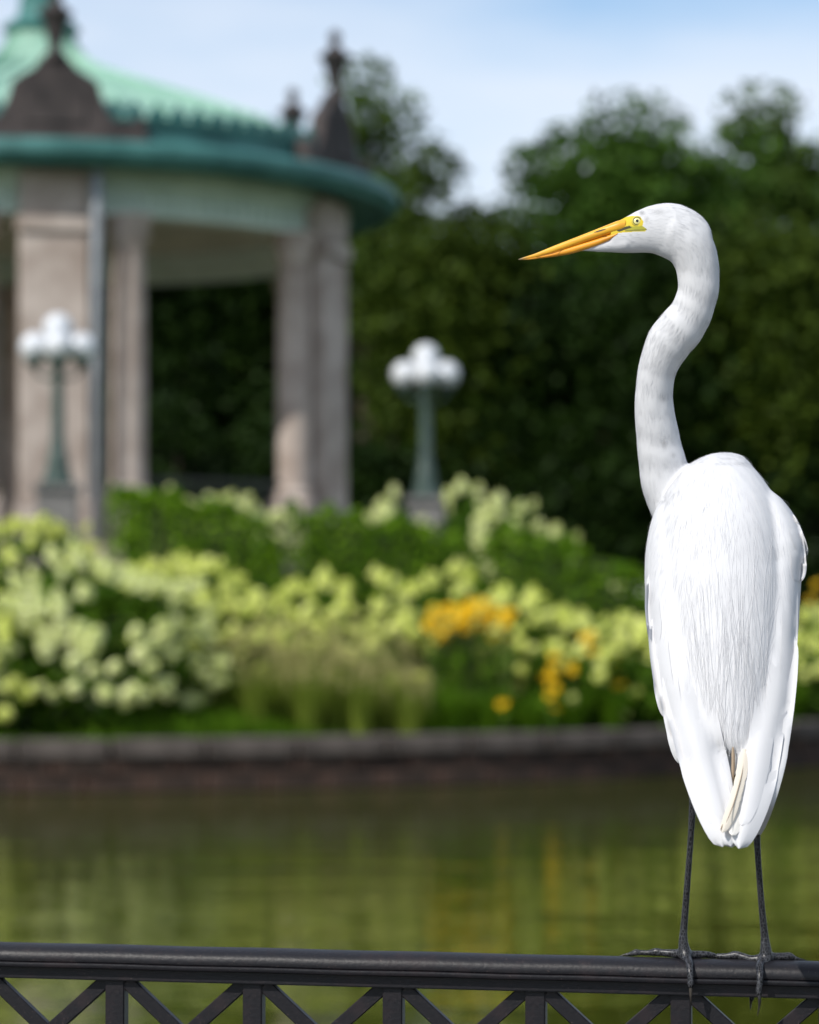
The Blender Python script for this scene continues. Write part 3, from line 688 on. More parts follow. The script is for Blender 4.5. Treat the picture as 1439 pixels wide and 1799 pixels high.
# lattice: flat bars crossing in the middle of every panel
# seen from the photograph: the V of each panel meets about 62 mm under the top bar
PW = SP - .026; VD = .066
dlen = math.hypot(PW / 2, VD) * 2; dang = math.atan2(VD, PW / 2)
def diag(sign):
    bm = bmesh.new(); v, f = box_data(-dlen / 2, dlen / 2, -.006, .006, -.0086, .0086)
    bv = [bm.verts.new(p) for p in v]
    for q in f: bm.faces.new([bv[i] for i in q])
    bmesh.ops.bevel(bm, geom=bm.edges[:], offset=.0012, segments=1, affect='EDGES')
    me = bpy.data.meshes.new('lattice_bar'); bm.to_mesh(me); bm.free(); me.materials.append(M['rail']); return me
dg = diag(1)
nb = int(RL / SP)
first = x0 - SP * math.floor((x0 + RL) / SP)
xs = []; x = first
while x < RL: xs.append(x); x += SP
for x in xs: link('baluster', balm, rail, (x, 0, .128))
for x, xn in zip(xs, xs[1:]):
    xm = (x + xn) / 2; zt = 1.0065
    for tier in range(6):
        zc_ = zt - VD - tier * (2 * VD)
        link('lattice_bar', dg, rail, (xm, -.0015, zc_), (0, dang, 0))
        link('lattice_bar', dg, rail, (xm, .0018, zc_), (0, -dang, 0))
for s in (-1, 1):
    link('end_post', bevel_box('end_post', .05, .05, 1.02, M['rail'], .003, 2), rail, (s * (RL - .03), 0, 0))
deck = empty('footbridge', (RX, RY, RAILZ - 1.05), 'dark paved footbridge deck carrying the dark metal railing', 'bridge', rz=YAW)
link('deck', bevel_box('deck', 14, 4.6, .25, M['deck'], .02), deck, (0, -2.18, -.25))
for s in (-4, 4): link('bridge_pier', bevel_box('bridge_pier', .6, 3.6, 1.2, M['deck'], .03), deck, (s, -2.2, -1.4))

# ------------------------------------------------------------------ the egret
def spine(pts, n):
    """Catmull-Rom through rows of numbers"""
    P = np.array(pts, float); k = len(P); out = []
    for i in range(n):
        u = i / (n - 1) * (k - 1); j = min(int(u), k - 2); f = u - j
        p0, p1, p2, p3 = P[max(j-1, 0)], P[j], P[j+1], P[min(j+2, k-1)]
        out.append(.5 * ((2*p1) + (-p0+p2)*f + (2*p0-5*p1+4*p2-p3)*f*f + (-p0+3*p1-3*p2+p3)*f**3))
    return np.array(out)
SC = FPX / FOCUS                                    # photo pixels per metre at the bird
def loft_h(rows, n=40, ns=44, ex=2.2, lean=.085):
    """horizontal sections: py, left, right, depth of centre, half depth"""
    S = spine(rows, n); V, F = [], []
    for py, L, Rr, Yc, hd in S:
        Yc = Yc - lean * max(0, (py - 985) / 490) ** 1.15
        a, b2 = at(L, py, Yc), at(Rr, py, Yc); cx = (a.x + b2.x) / 2; hw = max((b2.x - a.x) / 2, .001); hd = max(hd, .001)
        for k in range(ns):
            t_ = 2 * math.pi * k / ns; c, s = math.cos(t_), math.sin(t_)
            V.append((cx + hw * math.copysign(abs(c) ** (2 / ex), c), Yc + hd * math.copysign(abs(s) ** (2 / ex), s), a.z))
    for i in range(n - 1):
        for k in range(ns): F.append((i*ns+k, i*ns+(k+1) % ns, (i+1)*ns+(k+1) % ns, (i+1)*ns+k))
    F.append(tuple(range(ns))[::-1]); F.append(tuple((n-1)*ns+k for k in range(ns)))
    return V, F
Y0 = FOCUS
# mantle / back
mantle = loft_h([(796, 1262, 1284, Y0+.085, .010), (803, 1236, 1305, Y0+.082, .030), (820, 1206, 1322, Y0+.072, .046), (845, 1184, 1342, Y0+.06, .062), (880, 1164, 1362, Y0+.048, .078), (930, 1153, 1378, Y0+.036, .090),
                 (1000, 1150, 1386, Y0+.022, .096), (1080, 1158, 1384, Y0+.010, .092), (1160, 1172, 1376, Y0-.004, .082), (1230, 1192, 1366, Y0-.018, .068), (1280, 1216, 1352, Y0-.03, .056), (1312, 1250, 1335, Y0-.036, .044), (1326, 1275, 1312, Y0-.038, .030)], 60, 48, 2.15)
rwing = loft_h([(860, 1338, 1352, Y0+.035, .012), (880, 1325, 1376, Y0+.032, .034), (915, 1318, 1400, Y0+.028, .050), (950, 1314, 1413, Y0+.022, .058), (975, 1312, 1415, Y0+.018, .060), (1010, 1310, 1408, Y0+.010, .060), (1100, 1304, 1402, Y0-.006, .056), (1200, 1298, 1394, Y0-.028, .046),
                (1260, 1294, 1384, Y0-.045, .036), (1320, 1292, 1369, Y0-.064, .025), (1380, 1291, 1352, Y0-.082, .016), (1430, 1291, 1335, Y0-.098, .010), (1465, 1290, 1318, Y0-.108, .006), (1486, 1291, 1302, Y0-.114, .003)], 60, 36, 2.0)
lwing = loft_h([(878, 1160, 1176, Y0+.05, .012), (905, 1148, 1190, Y0+.045, .034), (945, 1138, 1205, Y0+.038, .052), (1000, 1133, 1218, Y0+.026, .062), (1090, 1137, 1232, Y0+.008, .060), (1180, 1147, 1244, Y0-.014, .052), (1240, 1164, 1252, Y0-.03, .042),
                (1300, 1187, 1262, Y0-.05, .032), (1350, 1206, 1270, Y0-.066, .022), (1400, 1224, 1278, Y0-.084, .014), (1440, 1242, 1283, Y0-.098, .009), (1470, 1259, 1284, Y0-.108, .005), (1487, 1272, 1284, Y0-.114, .003)], 60, 36, 2.0)
belly = loft_h([(860, 1185, 1320, Y0+.12, .03), (930, 1165, 1365, Y0+.095, .065), (1020, 1165, 1372, Y0+.075, .075), (1120, 1175, 1365, Y0+.055, .072), (1220, 1195, 1355, Y0+.03, .06), (1300, 1225, 1345, Y0+.005, .042), (1360, 1245, 1330, Y0-.02, .022)], 30, 36, 2.0, .04)
# neck: px, py, radius px, depth
neck_rows = [(1262, 985, 55, Y0+.085), (1225, 935, 58, Y0+.092), (1196, 895, 53, Y0+.092), (1176, 858, 47.5, Y0+.088), (1164, 815, 43, Y0+.082), (1156, 770, 39, Y0+.075), (1150.5, 730, 35.5, Y0+.068), (1149, 697, 34, Y0+.062), (1152, 662, 34, Y0+.056),
             (1162, 628, 37, Y0+.05), (1179, 597, 41.5, Y0+.045), (1201, 570, 41, Y0+.04), (1218, 541, 37, Y0+.036), (1227, 508, 36.5, Y0+.032), (1226, 472, 39, Y0+.03), (1216, 440, 42, Y0+.028), (1198, 416, 42, Y0+.028), (1175, 404, 40, Y0+.028)]
def loft_px(rows, n, ns=40, depth=.86, ex=2.0):
    S = spine(rows, n); V, F = [], []; ctr = []; tan = []
    for i, (px, py, r, Y) in enumerate(S):
        p = at(px, py, Y); q0 = S[max(i-1, 0)]; q1 = S[min(i+1, n-1)]
        t_ = (at(q1[0], q1[1], q1[3]) - at(q0[0], q0[1], q0[3])).normalized()
        a = t_.cross(Vector((0, 1, 0))).normalized(); b2 = t_.cross(a).normalized(); rr_ = r / SC
        for k in range(ns):
            an = 2 * math.pi * k / ns; V.append(p + a * math.cos(an) * rr_ + b2 * math.sin(an) * rr_ * depth)
        ctr.append(p); tan.append(t_)
    for i in range(n - 1):
        for k in range(ns): F.append((i*ns+k, i*ns+(k+1) % ns, (i+1)*ns+(k+1) % ns, (i+1)*ns+k))
    F.append(tuple(range(ns))[::-1]); F.append(tuple((n-1)*ns+k for k in range(ns)))
    return V, F, ctr, tan
nv_, nf_, nctr, ntan = loft_px(neck_rows, 90)
YH = Y0 + .028
def loft_v(rows, n, ns=36, ex=2.0, Y=YH):
    """vertical sections along x: px, top, bottom, half depth"""
    S = spine(rows, n); V, F = [], []
    for px, T, B, hd in S:
        a, b2 = at(px, T, Y), at(px, B, Y); cz = (a.z + b2.z) / 2; hh = max((a.z - b2.z) / 2, .0004); hd = max(hd, .0004)
        for k in range(ns):
            t_ = 2 * math.pi * k / ns; c, s = math.cos(t_), math.sin(t_)
            V.append((a.x, Y + hd * math.copysign(abs(c) ** (2 / ex), c), cz + hh * math.copysign(abs(s) ** (2 / ex), s)))
    for i in range(n - 1):
        for k in range(ns): F.append((i*ns+k, i*ns+(k+1) % ns, (i+1)*ns+(k+1) % ns, (i+1)*ns+k))
    F.append(tuple(range(ns))[::-1]); F.append(tuple((n-1)*ns+k for k in range(ns)))
    return V, F
headl = loft_v([(1072, 396, 440, .0095), (1085, 389, 443, .0115), (1100, 381, 444.5, .0135), (1115, 373, 444.5, .0155), (1132, 365, 444, .0170), (1150, 359, 446, .0190), (1172, 356, 456, .0205), (1192, 358, 466, .021), (1212, 365, 470, .0205), (1230, 376, 468, .0180), (1244, 392, 452, .0130), (1250, 405, 440, .006)], 40, 40, 2.1)
chin = loft_v([(1016, 438.5, 440.8, .0015), (1035, 431, 442.0, .0040), (1055, 424, 442.8, .0065), (1080, 415, 444, .0100), (1100, 410, 445, .0130)], 16, 24)
def rail_y(px): return rail_pt(px)[1]
RZT = RAILZ                        # top of the rail
def foot_leg(pts):                 # px, py, radius px, depth
    return loft_px(pts, 8 * len(pts), 18, 1.0)[:2]
YL, YR_ = rail_y(1205), rail_y(1345)
leg_l = foot_leg([(1232, 1300, 14, Y0-.005), (1222, 1345, 10, YL-.018), (1216.5, 1378, 7.2, YL-.020), (1217.5, 1396, 7.8, YL-.019), (1217, 1412, 6.6, YL-.017), (1213, 1480, 5.6, YL-.011), (1207, 1560, 5.9, YL-.005), (1202, 1625, 6.6, YL), (1200.5, 1652, 8.2, YL), (1203, 1672, 11.0, YL), (1206, 1684, 9.5, YL-.006), (1208, 1690, 6, YL-.010)])
leg_r = foot_leg([(1318, 1320, 14, Y0-.005), (1324, 1380, 9, YR_-.016), (1328, 1430, 6.6, YR_-.016), (1329.5, 1462, 6.4, YR_-.014), (1332, 1510, 5.6, YR_-.010), (1338, 1590, 5.9, YR_-.004), (1343, 1640, 7.0, YR_), (1345, 1664, 9.5, YR_), (1345.5, 1682, 12, YR_), (1341, 1692, 9.5, YR_-.006), (1338, 1698, 6, YR_-.010)])
def toe(pts, knob=()):             # (px, py, r px, depth)
    S = [list(q) for q in pts]; S = [[a, b, c * 1.14, d] for a, b, c, d in S]; return loft_px(S, 7 * len(S), 14, .9)[:2]
yl = lambda px, off=0.0: rail_y(px) + off
toes = [
    toe([(1200, 1676, 8, yl(1200)), (1182, 1675, 6.5, yl(1182, .004)), (1163, 1673.5, 5.6, yl(1163, .006)), (1152, 1672.5, 6.3, yl(1152, .007)), (1140, 1674, 4.6, yl(1140, .008)), (1124, 1673.5, 4.4, yl(1124, .009)), (1117, 1673.5, 5.2, yl(1117, .009)), (1108, 1676, 3.6, yl(1108, .010)), (1098, 1677.5, 2.4, yl(1098, .010))]),
    toe([(1206, 1679, 8, yl(1206)), (1222, 1677.5, 6.4, yl(1222, .006)), (1240, 1677, 5.6, yl(1240, .010)), (1252, 1679, 4.8, yl(1252, .013)), (1258, 1681, 4.0, yl(1258, .015))]),
    toe([(1206, 1684, 8, yl(1206)), (1209, 1687, 7.0, yl(1206, -.012)), (1211, 1693, 6.2, yl(1206, -.024)), (1212.5, 1706, 5.6, yl(1206, -.033)), (1213.5, 1720, 5.2, yl(1206, -.036)), (1213.5, 1729, 5.4, yl(1206, -.037)), (1213.5, 1737, 3.8, yl(1206, -.037))]),
    toe([(1205, 1680, 8, yl(1206)), (1204, 1681, 7, yl(1206, .014)), (1203, 1687, 6, yl(1206, .028)), (1203, 1704, 5, yl(1206, .036))]),
    toe([(1342, 1684, 8.5, yl(1342)), (1322, 1686, 6.8, yl(1322, .0)), (1305, 1681, 6.0, yl(1305, .004)), (1292, 1678, 6.6, yl(1292, .006)), (1280, 1679.5, 5.0, yl(1280, .006)), (1266, 1680, 4.6, yl(1266, .007)), (1258, 1679.5, 4.2, yl(1258, .007))]),
    toe([(1348, 1681, 8.5, yl(1348)), (1362, 1681.5, 6.8, yl(1362, .006)), (1378, 1680.5, 6.0, yl(1378, .009)), (1387, 1680, 6.0, yl(1387, .010)), (1397, 1684, 4.0, yl(1397, .011)), (1406, 1686, 2.6, yl(1406, .011))]),
    toe([(1342, 1690, 8, yl(1342)), (1337, 1693, 7.2, yl(1342, -.012)), (1334.5, 1700, 6.4, yl(1342, -.025)), (1335.5, 1714, 5.6, yl(1342, -.034)), (1334.5, 1730, 5.0, yl(1342, -.037)), (1333.5, 1741, 5.2, yl(1342, -.038)), (1333.5, 1750, 3.9, yl(1342, -.038))]),
    toe([(1343, 1686, 8, yl(1342)), (1335, 1687, 7, yl(1342, .014)), (1327, 1695, 6, yl(1342, .030)), (1323, 1722, 5, yl(1342, .038)), (1321.5, 1748, 4.4, yl(1342, .038)), (1320, 1758, 3.6, yl(1342, .038))]),
]
bv, bf = merge([mantle, rwing, lwing, belly, (nv_, nf_), headl, chin, leg_l, leg_r] + toes)
raw = mesh('body_raw', bv, bf)
bm = bmesh.new(); bm.from_mesh(raw); bmesh.ops.recalc_face_normals(bm, faces=bm.faces[:]); bm.to_mesh(raw); bm.free()
tmp = bpy.data.objects.new('tmp', raw); col.objects.link(tmp)
md = tmp.modifiers.new('r', 'REMESH'); md.mode = 'VOXEL'; md.voxel_size = .0016; md.adaptivity = 0
dg_ = bpy.context.evaluated_depsgraph_get(); body_me = bpy.data.meshes.new_from_object(tmp.evaluated_get(dg_))
bpy.data.objects.remove(tmp); bpy.data.meshes.remove(raw)
body_me.name = 'body'
def project(c):
    x, y, z = c[:, 0], c[:, 1], c[:, 2] - CAMZ
    fw = y * _cp + z * _sp; up_ = -y * _sp + z * _cp
    return 719.5 + FPX * x / fw, 899.5 - FPX * up_ / fw
bm = bmesh.new(); bm.from_mesh(body_me)
pj = project(np.array([tuple(v.co) for v in bm.verts])); fine = (pj[0] > 1058) & (pj[0] < 1144) & (pj[1] > 370) & (pj[1] < 414)
bm.verts.ensure_lookup_table()
bmesh.ops.subdivide_edges(bm, edges=[e for e in bm.edges if fine[e.verts[0].index] and fine[e.verts[1].index]], cuts=2, use_grid_fill=True)
bm.to_mesh(body_me); bm.free()
nvt = len(body_me.vertices); co_ = np.empty(nvt * 3, np.float32); body_me.vertices.foreach_get('co', co_); co_ = co_.reshape(-1, 3).astype(np.float64)
ne = len(body_me.edges); ed = np.empty(ne * 2, np.int32); body_me.edges.foreach_get('vertices', ed); ed = ed.reshape(-1, 2)
deg = np.bincount(ed.ravel(), minlength=nvt)[:, None].astype(float)
def lap(c):
    s = np.zeros_like(c)
    for k in range(3): s[:, k] = np.bincount(ed[:, 0], c[ed[:, 1], k], nvt) + np.bincount(ed[:, 1], c[ed[:, 0], k], nvt)
    return s / deg - c
px_, py_ = project(co_)
dark = ((px_ > 1080) & (py_ > 1338) & ~((py_ < 1500) & (np.abs(px_ - (1283 + (px_ > 1283) * 0)) < np.interp(py_, [1338, 1380, 1430, 1460, 1492], [90, 68, 46, 30, 6])))) 
# legs: everything below the wing outline
outl = np.interp(py_, [1330, 1370, 1400, 1430, 1460, 1480, 1492], [1199, 1213, 1225, 1238, 1252, 1266, 1278])
outr = np.interp(py_, [1330, 1370, 1400, 1430, 1460, 1480, 1492], [1366, 1355, 1345, 1335, 1321, 1304, 1292])
dark = (py_ > 1340) & ((px_ < outl) | (px_ > outr) | (py_ > 1493) | (co_[:, 1] > Y0 - .045))
# smoothing: soft plumage, crisp legs and face
face = (py_ < 450) & (px_ < 1140)
wgt = np.where(dark, .35, np.where(face, .45, .5))[:, None]
for it in range(26):
    l = lap(co_)
    if it >= 1: l = l * (~dark)[:, None]
    if it >= 6: l = l * (~face)[:, None]
    co_ += wgt * l
# fine feather clumping as real relief
nr_ = np.empty(nvt * 3, np.float32); body_me.vertices.foreach_set('co', co_.astype(np.float32).ravel()); body_me.update()
body_me.vertices.foreach_get('normal', nr_); nr_ = nr_.reshape(-1, 3).astype(np.float64)
flow = np.zeros((nvt, 3)); flow[:, 2] = -1
ctr = np.array([tuple(c) for c in nctr]); tan = np.array([tuple(c) for c in ntan])
neckish = np.zeros(nvt); sarc = np.zeros(nvt)
arc = np.concatenate(([0], np.cumsum(np.linalg.norm(np.diff(ctr, axis=0), axis=1))))
for s in range(0, nvt, 20000):
    d = np.linalg.norm(co_[s:s+20000, None] - ctr[None], axis=2); j = d.argmin(1); 
    isn = (py_[s:s+20000] < np.where(px_[s:s+20000] < 1200, 880, 815)) & (py_[s:s+20000] < 900)
    w = isn.astype(float); flow[s:s+20000] = (1 - w)[:, None] * flow[s:s+20000] + w[:, None] * (-tan[j]); neckish[s:s+20000] = w; sarc[s:s+20000] = arc[j] + ((co_[s:s+20000] - ctr[j]) * tan[j]).sum(1)
hd_ = (py_ < 470) & (px_ < 1185)
flow[hd_] = (1, 0, -.12)
flow -= (flow * nr_).sum(1)[:, None] * nr_; flow /= np.linalg.norm(flow, axis=1)[:, None] + 1e-9
def vnoise(c, f, seed):
    g = np.random.default_rng(seed); s = np.zeros(len(c))
    for k in range(9):
        d = g.normal(size=3) * f; s += np.sin(c @ d + g.uniform(0, 6.28))
    return s / 3
amp = np.where(dark, 0, np.where(face, .00015, np.where(neckish > 0, .00030, .00030)))
st = co_.copy(); st[:, 2] *= .42
nz = vnoise(st, 95, 1) * .6 + vnoise(st, 210, 2) * .4
ridge = vnoise(sarc[:, None] * np.array([[1., .2, .1]]) + co_ * .25, 120, 4)
co_ += nr_ * (amp * nz + np.where((neckish > 0) & ~hd_, .0005 * ridge, 0))[:, None]
body_me.vertices.foreach_set('co', co_.astype(np.float32).ravel()); body_me.update()
# colour of skin, feathers and legs
def in_poly(poly, X, Y):
    r_ = np.zeros(len(X), bool); n = len(poly)
    for i in range(n):
        (x1, y1), (x2, y2) = poly[i], poly[(i + 1) % n]
        c = ((y1 > Y) != (y2 > Y)) & (X < (x2 - x1) * (Y - y1) / (y2 - y1 + 1e-9) + x1); r_ ^= c
    return r_
px_, py_ = project(co_)
colr = np.empty((nvt, 4)); colr[:] = (.635, .635, .65, 1)
blot = lambda x, y, sx, sy: np.exp(-((px_ - x) / sx) ** 2 - ((py_ - y) / sy) ** 2)
facing = co_[:, 1] < YH + .002
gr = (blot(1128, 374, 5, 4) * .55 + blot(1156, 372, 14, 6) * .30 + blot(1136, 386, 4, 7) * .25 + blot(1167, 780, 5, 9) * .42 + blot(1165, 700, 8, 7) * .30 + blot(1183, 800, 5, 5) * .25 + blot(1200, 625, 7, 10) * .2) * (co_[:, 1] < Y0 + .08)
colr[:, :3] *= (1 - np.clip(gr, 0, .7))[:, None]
lore = in_poly([(1066, 396), (1081, 387), (1096, 382), (1111, 379), (1125, 381), (1130.5, 389), (1129, 397), (1136, 402), (1134, 406.5), (1100, 408), (1086, 409.5), (1066, 420)], px_, py_)
colr[lore] = (.62, .47, .03, 1)
gn = in_poly([(1104, 396), (1112, 398), (1128, 397), (1136, 402), (1132, 406), (1098, 406)], px_, py_); colr[gn] = (.38, .36, .04, 1)
dk = in_poly([(1083, 405), (1096, 399), (1106, 396.5), (1110, 400), (1100, 403), (1088, 407.5)], px_, py_); colr[dk] = (.05, .045, .02, 1)
gp = in_poly([(1098, 404.5), (1136, 402.3), (1137, 404), (1098, 407)], px_, py_); colr[gp] = (.22, .2, .04, 1)
lk = .0075 + .005 * np.clip(vnoise(co_, 500, 6), -1, 1)
colr[dark] = np.stack((lk, lk, lk * 1.15, np.ones(nvt)), 1)[dark]
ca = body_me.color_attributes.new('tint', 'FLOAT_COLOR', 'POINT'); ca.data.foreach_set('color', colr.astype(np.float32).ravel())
da_ = body_me.attributes.new('dark', 'FLOAT', 'POINT'); da_.data.foreach_set('value', dark.astype(np.float32))
fa = body_me.attributes.new('flow', 'FLOAT_VECTOR', 'POINT')
fv = np.where(neckish[:, None] > 0, np.stack((sarc, co_[:, 0], co_[:, 1]), 1) * np.array([[18., 90, 90]]), np.stack((co_[:, 2] * 18, co_[:, 0] * 90, co_[:, 1] * 90), 1))
fa.data.foreach_set('vector', fv.astype(np.float32).ravel())
m, t, b = mat_new('egret_body')
a_ = t.nodes.new('ShaderNodeAttribute'); a_.attribute_name = 'tint'; d_ = t.nodes.new('ShaderNodeAttribute'); d_.attribute_name = 'dark'
f_ = t.nodes.new('ShaderNodeAttribute'); f_.attribute_name = 'flow'
nn_ = t.nodes.new('ShaderNodeTexNoise'); nn_.inputs['Scale'].default_value = 6; nn_.inputs['Detail'].default_value = 4; t.links.new(f_.outputs['Vector'], nn_.inputs['Vector'])
co = t.nodes.new('ShaderNodeTexCoord'); mp_ = t.nodes.new('ShaderNodeMapping'); mp_.inputs['Scale'].default_value = (1, 1, .75)
vo = t.nodes.new('ShaderNodeTexVoronoi'); vo.inputs['Scale'].default_value = 300; vo.feature = 'DISTANCE_TO_EDGE'; t.links.new(co.outputs['Object'], mp_.inputs[0]); t.links.new(mp_.outputs[0], vo.inputs['Vector'])
mxh = t.nodes.new('ShaderNodeMix'); mxh.data_type = 'FLOAT'; t.links.new(d_.outputs['Fac'], mxh.inputs['Factor']); t.links.new(nn_.outputs['Fac'], mxh.inputs['A'])
inv = t.nodes.new('ShaderNodeMath'); inv.operation = 'SUBTRACT'; inv.inputs[0].default_value = 1; t.links.new(vo.outputs['Distance'], inv.inputs[1]); t.links.new(inv.outputs[0], mxh.inputs['B'])
bp = t.nodes.new('ShaderNodeBump'); bp.inputs['Strength'].default_value = .35; bp.inputs['Distance'].default_value = .0002
t.links.new(mxh.outputs['Result'], bp.inputs['Height']); t.links.new(bp.outputs[0], b.inputs['Normal'])
mr = t.nodes.new('ShaderNodeMapRange'); mr.inputs['To Min'].default_value = .75; mr.inputs['To Max'].default_value = .36; t.links.new(d_.outputs['Fac'], mr.inputs['Value']); t.links.new(mr.outputs[0], b.inputs['Roughness'])
sc1 = t.nodes.new('ShaderNodeMapRange'); sc1.inputs['From Min'].default_value = .02; sc1.inputs['From Max'].default_value = .12; sc1.inputs['To Min'].default_value = 1; sc1.inputs['To Max'].default_value = 0
t.links.new(vo.outputs['Distance'], sc1.inputs['Value'])
sc2 = t.nodes.new('ShaderNodeMath'); sc2.operation = 'MULTIPLY'; t.links.new(sc1.outputs[0], sc2.inputs[0]); t.links.new(d_.outputs['Fac'], sc2.inputs[1])
scm = t.nodes.new('ShaderNodeMix'); scm.data_type = 'RGBA'; scm.inputs['B'].default_value = (.065, .065, .072, 1)
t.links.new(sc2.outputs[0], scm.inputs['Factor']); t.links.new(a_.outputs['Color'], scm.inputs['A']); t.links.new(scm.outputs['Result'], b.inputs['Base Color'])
b.inputs['Specular IOR Level'].default_value = .35
M['body'] = m
def feather_mat(name, c, tr=.3):
    m, t, b = mat_new(name); b.inputs['Base Color'].default_value = (*c, 1); b.inputs['Roughness'].default_value = .6; b.inputs['Specular IOR Level'].default_value = .3
    tl = t.nodes.new('ShaderNodeBsdfTranslucent'); tl.inputs['Color'].default_value = (*c, 1); mx = t.nodes.new('ShaderNodeMixShader'); mx.inputs[0].default_value = tr
    t.links.new(b.outputs[0], mx.inputs[1]); t.links.new(tl.outputs[0], mx.inputs[2]); t.links.new(mx.outputs[0], t.nodes['Material Output'].inputs['Surface'])
    return m
M['feather'] = feather_mat('white_feather', (.635, .635, .65), .10)
M['barb'] = feather_mat('white_barb', (.675, .675, .69), .0)
M['cream'] = feather_mat('cream_feather', (.80, .73, .62), .2)
M['offwhite'] = feather_mat('off_white_feather', (.83, .80, .74), .2)
M['brown'] = feather_mat('brown_feather_edge_and_gap', (.34, .26, .18), .1)
body_me.materials.clear(); body_me.materials.append(M['body']); shade(body_me)
gz = RAILZ
egret = empty('great_egret', (at(1275, 1680, RY).x, RY, gz), 'tall white egret with yellow bill standing on the bridge railing', 'bird')
EO = Vector(egret.location)
body_me.transform(Matrix.Translation(-EO))
link('body', body_me, egret)
bvh = BVHTree.FromPolygons([Vector(c) for c in co_], [tuple(p.vertices) for p in body_me.polygons])
CAMP = Vector((0, 0, CAMZ))
def hit(px, py, fallback=None):
    h, nrm, i, d = bvh.ray_cast(CAMP, ray(px, py), 10)
    return (h, nrm) if h is not None else (None, None)

# bill
def bill_mat(name, base):
    m, t, b = mat_new(name); co = t.nodes.new('ShaderNodeTexCoord'); s = t.nodes.new('ShaderNodeSeparateXYZ'); t.links.new(co.outputs['Object'], s.inputs[0])
    x0_, x1_ = at(911, 456, YH).x - EO.x, at(945, 446, YH).x - EO.x
    mr = t.nodes.new('ShaderNodeMapRange'); mr.inputs['From Min'].default_value = x0_; mr.inputs['From Max'].default_value = x1_; t.links.new(s.outputs['X'], mr.inputs['Value'])
    r_ = t.nodes.new('ShaderNodeValToRGB'); r_.color_ramp.elements[0].color = (.16, .13, .09, 1); r_.color_ramp.elements[1].color = (*base, 1); r_.color_ramp.elements[1].position = .55
    t.links.new(mr.outputs[0], r_.inputs['Fac'])
    n = t.nodes.new('ShaderNodeTexNoise'); n.inputs['Scale'].default_value = 60; n.inputs['Detail'].default_value = 5
    mp_ = t.nodes.new('ShaderNodeMapping'); mp_.inputs['Rotation'].default_value = (0, R(-22), 0); mp_.inputs['Scale'].default_value = (.12, 1, 2.2); t.links.new(co.outputs['Object'], mp_.inputs[0]); t.links.new(mp_.outputs[0], n.inputs['Vector'])
    mx = t.nodes.new('ShaderNodeMix'); mx.data_type = 'RGBA'; mx.blend_type = 'MULTIPLY'; mx.inputs['B'].default_value = (.72, .58, .5, 1)
    r3 = t.nodes.new('ShaderNodeMapRange'); r3.inputs['From Min'].default_value = .45; r3.inputs['From Max'].default_value = .75; t.links.new(n.outputs['Fac'], r3.inputs['Value'])
    t.links.new(r3.outputs[0], mx.inputs['Factor']); t.links.new(r_.outputs['Color'], mx.inputs['A']); t.links.new(mx.outputs['Result'], b.inputs['Base Color'])
    b.inputs['Roughness'].default_value = .38; b.inputs['Subsurface Weight'].default_value = .1; b.inputs['Subsurface Radius'].default_value = (.004, .002, .001)
    bp = t.nodes.new('ShaderNodeBump'); bp.inputs['Strength'].default_value = .3; bp.inputs['Distance'].default_value = .001; t.links.new(n.outputs['Fac'], bp.inputs['Height']); t.links.new(bp.outputs[0], b.inputs['Normal'])
    return m
M['bill_u'] = bill_mat('upper_bill', (.82, .43, .03)); M['bill_l'] = bill_mat('lower_bill', (.80, .34, .02))
def to_local(vf): return [tuple(Vector(v) - EO) for v in vf[0]], vf[1]
ub = to_local(loft_v([(911, 455.3, 456.6, .0004), (920, 452.0, 456.0, .0014), (940, 445.5, 453.0, .0026), (967, 434.5, 446.0, .0040), (1000, 421.5, 435.5, .0056), (1026, 411.5, 427.0, .0070), (1050, 402.0, 419.5, .0086), (1070, 394.0, 413.5, .0104), (1086, 388.0, 410.5, .0122), (1098, 386, 409, .0120)], 50, 28, 2.5))
lb = to_local(loft_v([(914, 456.0, 456.8, .0004), (930, 453.5, 456.3, .0015), (950, 450.0, 454.0, .0026), (970, 445.2, 451.6, .0036), (1000, 435.2, 446.8, .0050), (1022, 428.2, 440.8, .0064), (1048, 420.0, 433.5, .0082), (1072, 412.5, 423.5, .0105), (1084, 410.2, 414.5, .0118)], 44, 28, 2.5))
link('upper_mandible', mesh('upper_mandible', *ub, M['bill_u'], True), egret)
link('lower_mandible', mesh('lower_mandible', *lb, M['bill_l'], True), egret)
m, t, b = mat_new('nostril_black'); b.inputs['Base Color'].default_value = (.03, .018, .008, 1); b.inputs['Roughness'].default_value = .6; M['nostril'] = m
m, t, b = mat_new('bill_seam'); b.inputs['Base Color'].default_value = (.30, .13, .012, 1); b.inputs['Roughness'].default_value = .5; M['seam'] = m
ubv = BVHTree.FromPolygons([Vector(v) + EO for v in ub[0]], ub[1])
def hit2(px, py):
    h = ubv.ray_cast(CAMP, ray(px, py), 10)[0]; return h if h else at(px, py, YH - .009)
nvv, nff = [], []
for px, w in ((1043, .2), (1049, 1.1), (1057, 1.2), (1064, .5)):
    py = 408.5 - (px - 1043) * .30
    for s in (-1, 1): nvv.append(hit2(px, py + s * w) + Vector((0, -.0003, 0)) - EO)
for i in range(3): nff.append((i*2, i*2+1, i*2+3, i*2+2))
link('nostril', mesh('nostril', nvv, nff, M['nostril']), egret)
gl = [hit2(px, py) + Vector((0, -.0001, 0)) - EO for px, py in ((1066, 415.2), (1045, 420.8), (1020, 428.6), (995, 437), (970, 445.2), (940, 452.5))]
link('bill_seam', mesh('bill_seam', *tube(gl, [.0004, .0005, .0005, .0005, .0004, .0002], 6), M['seam'], True), egret)
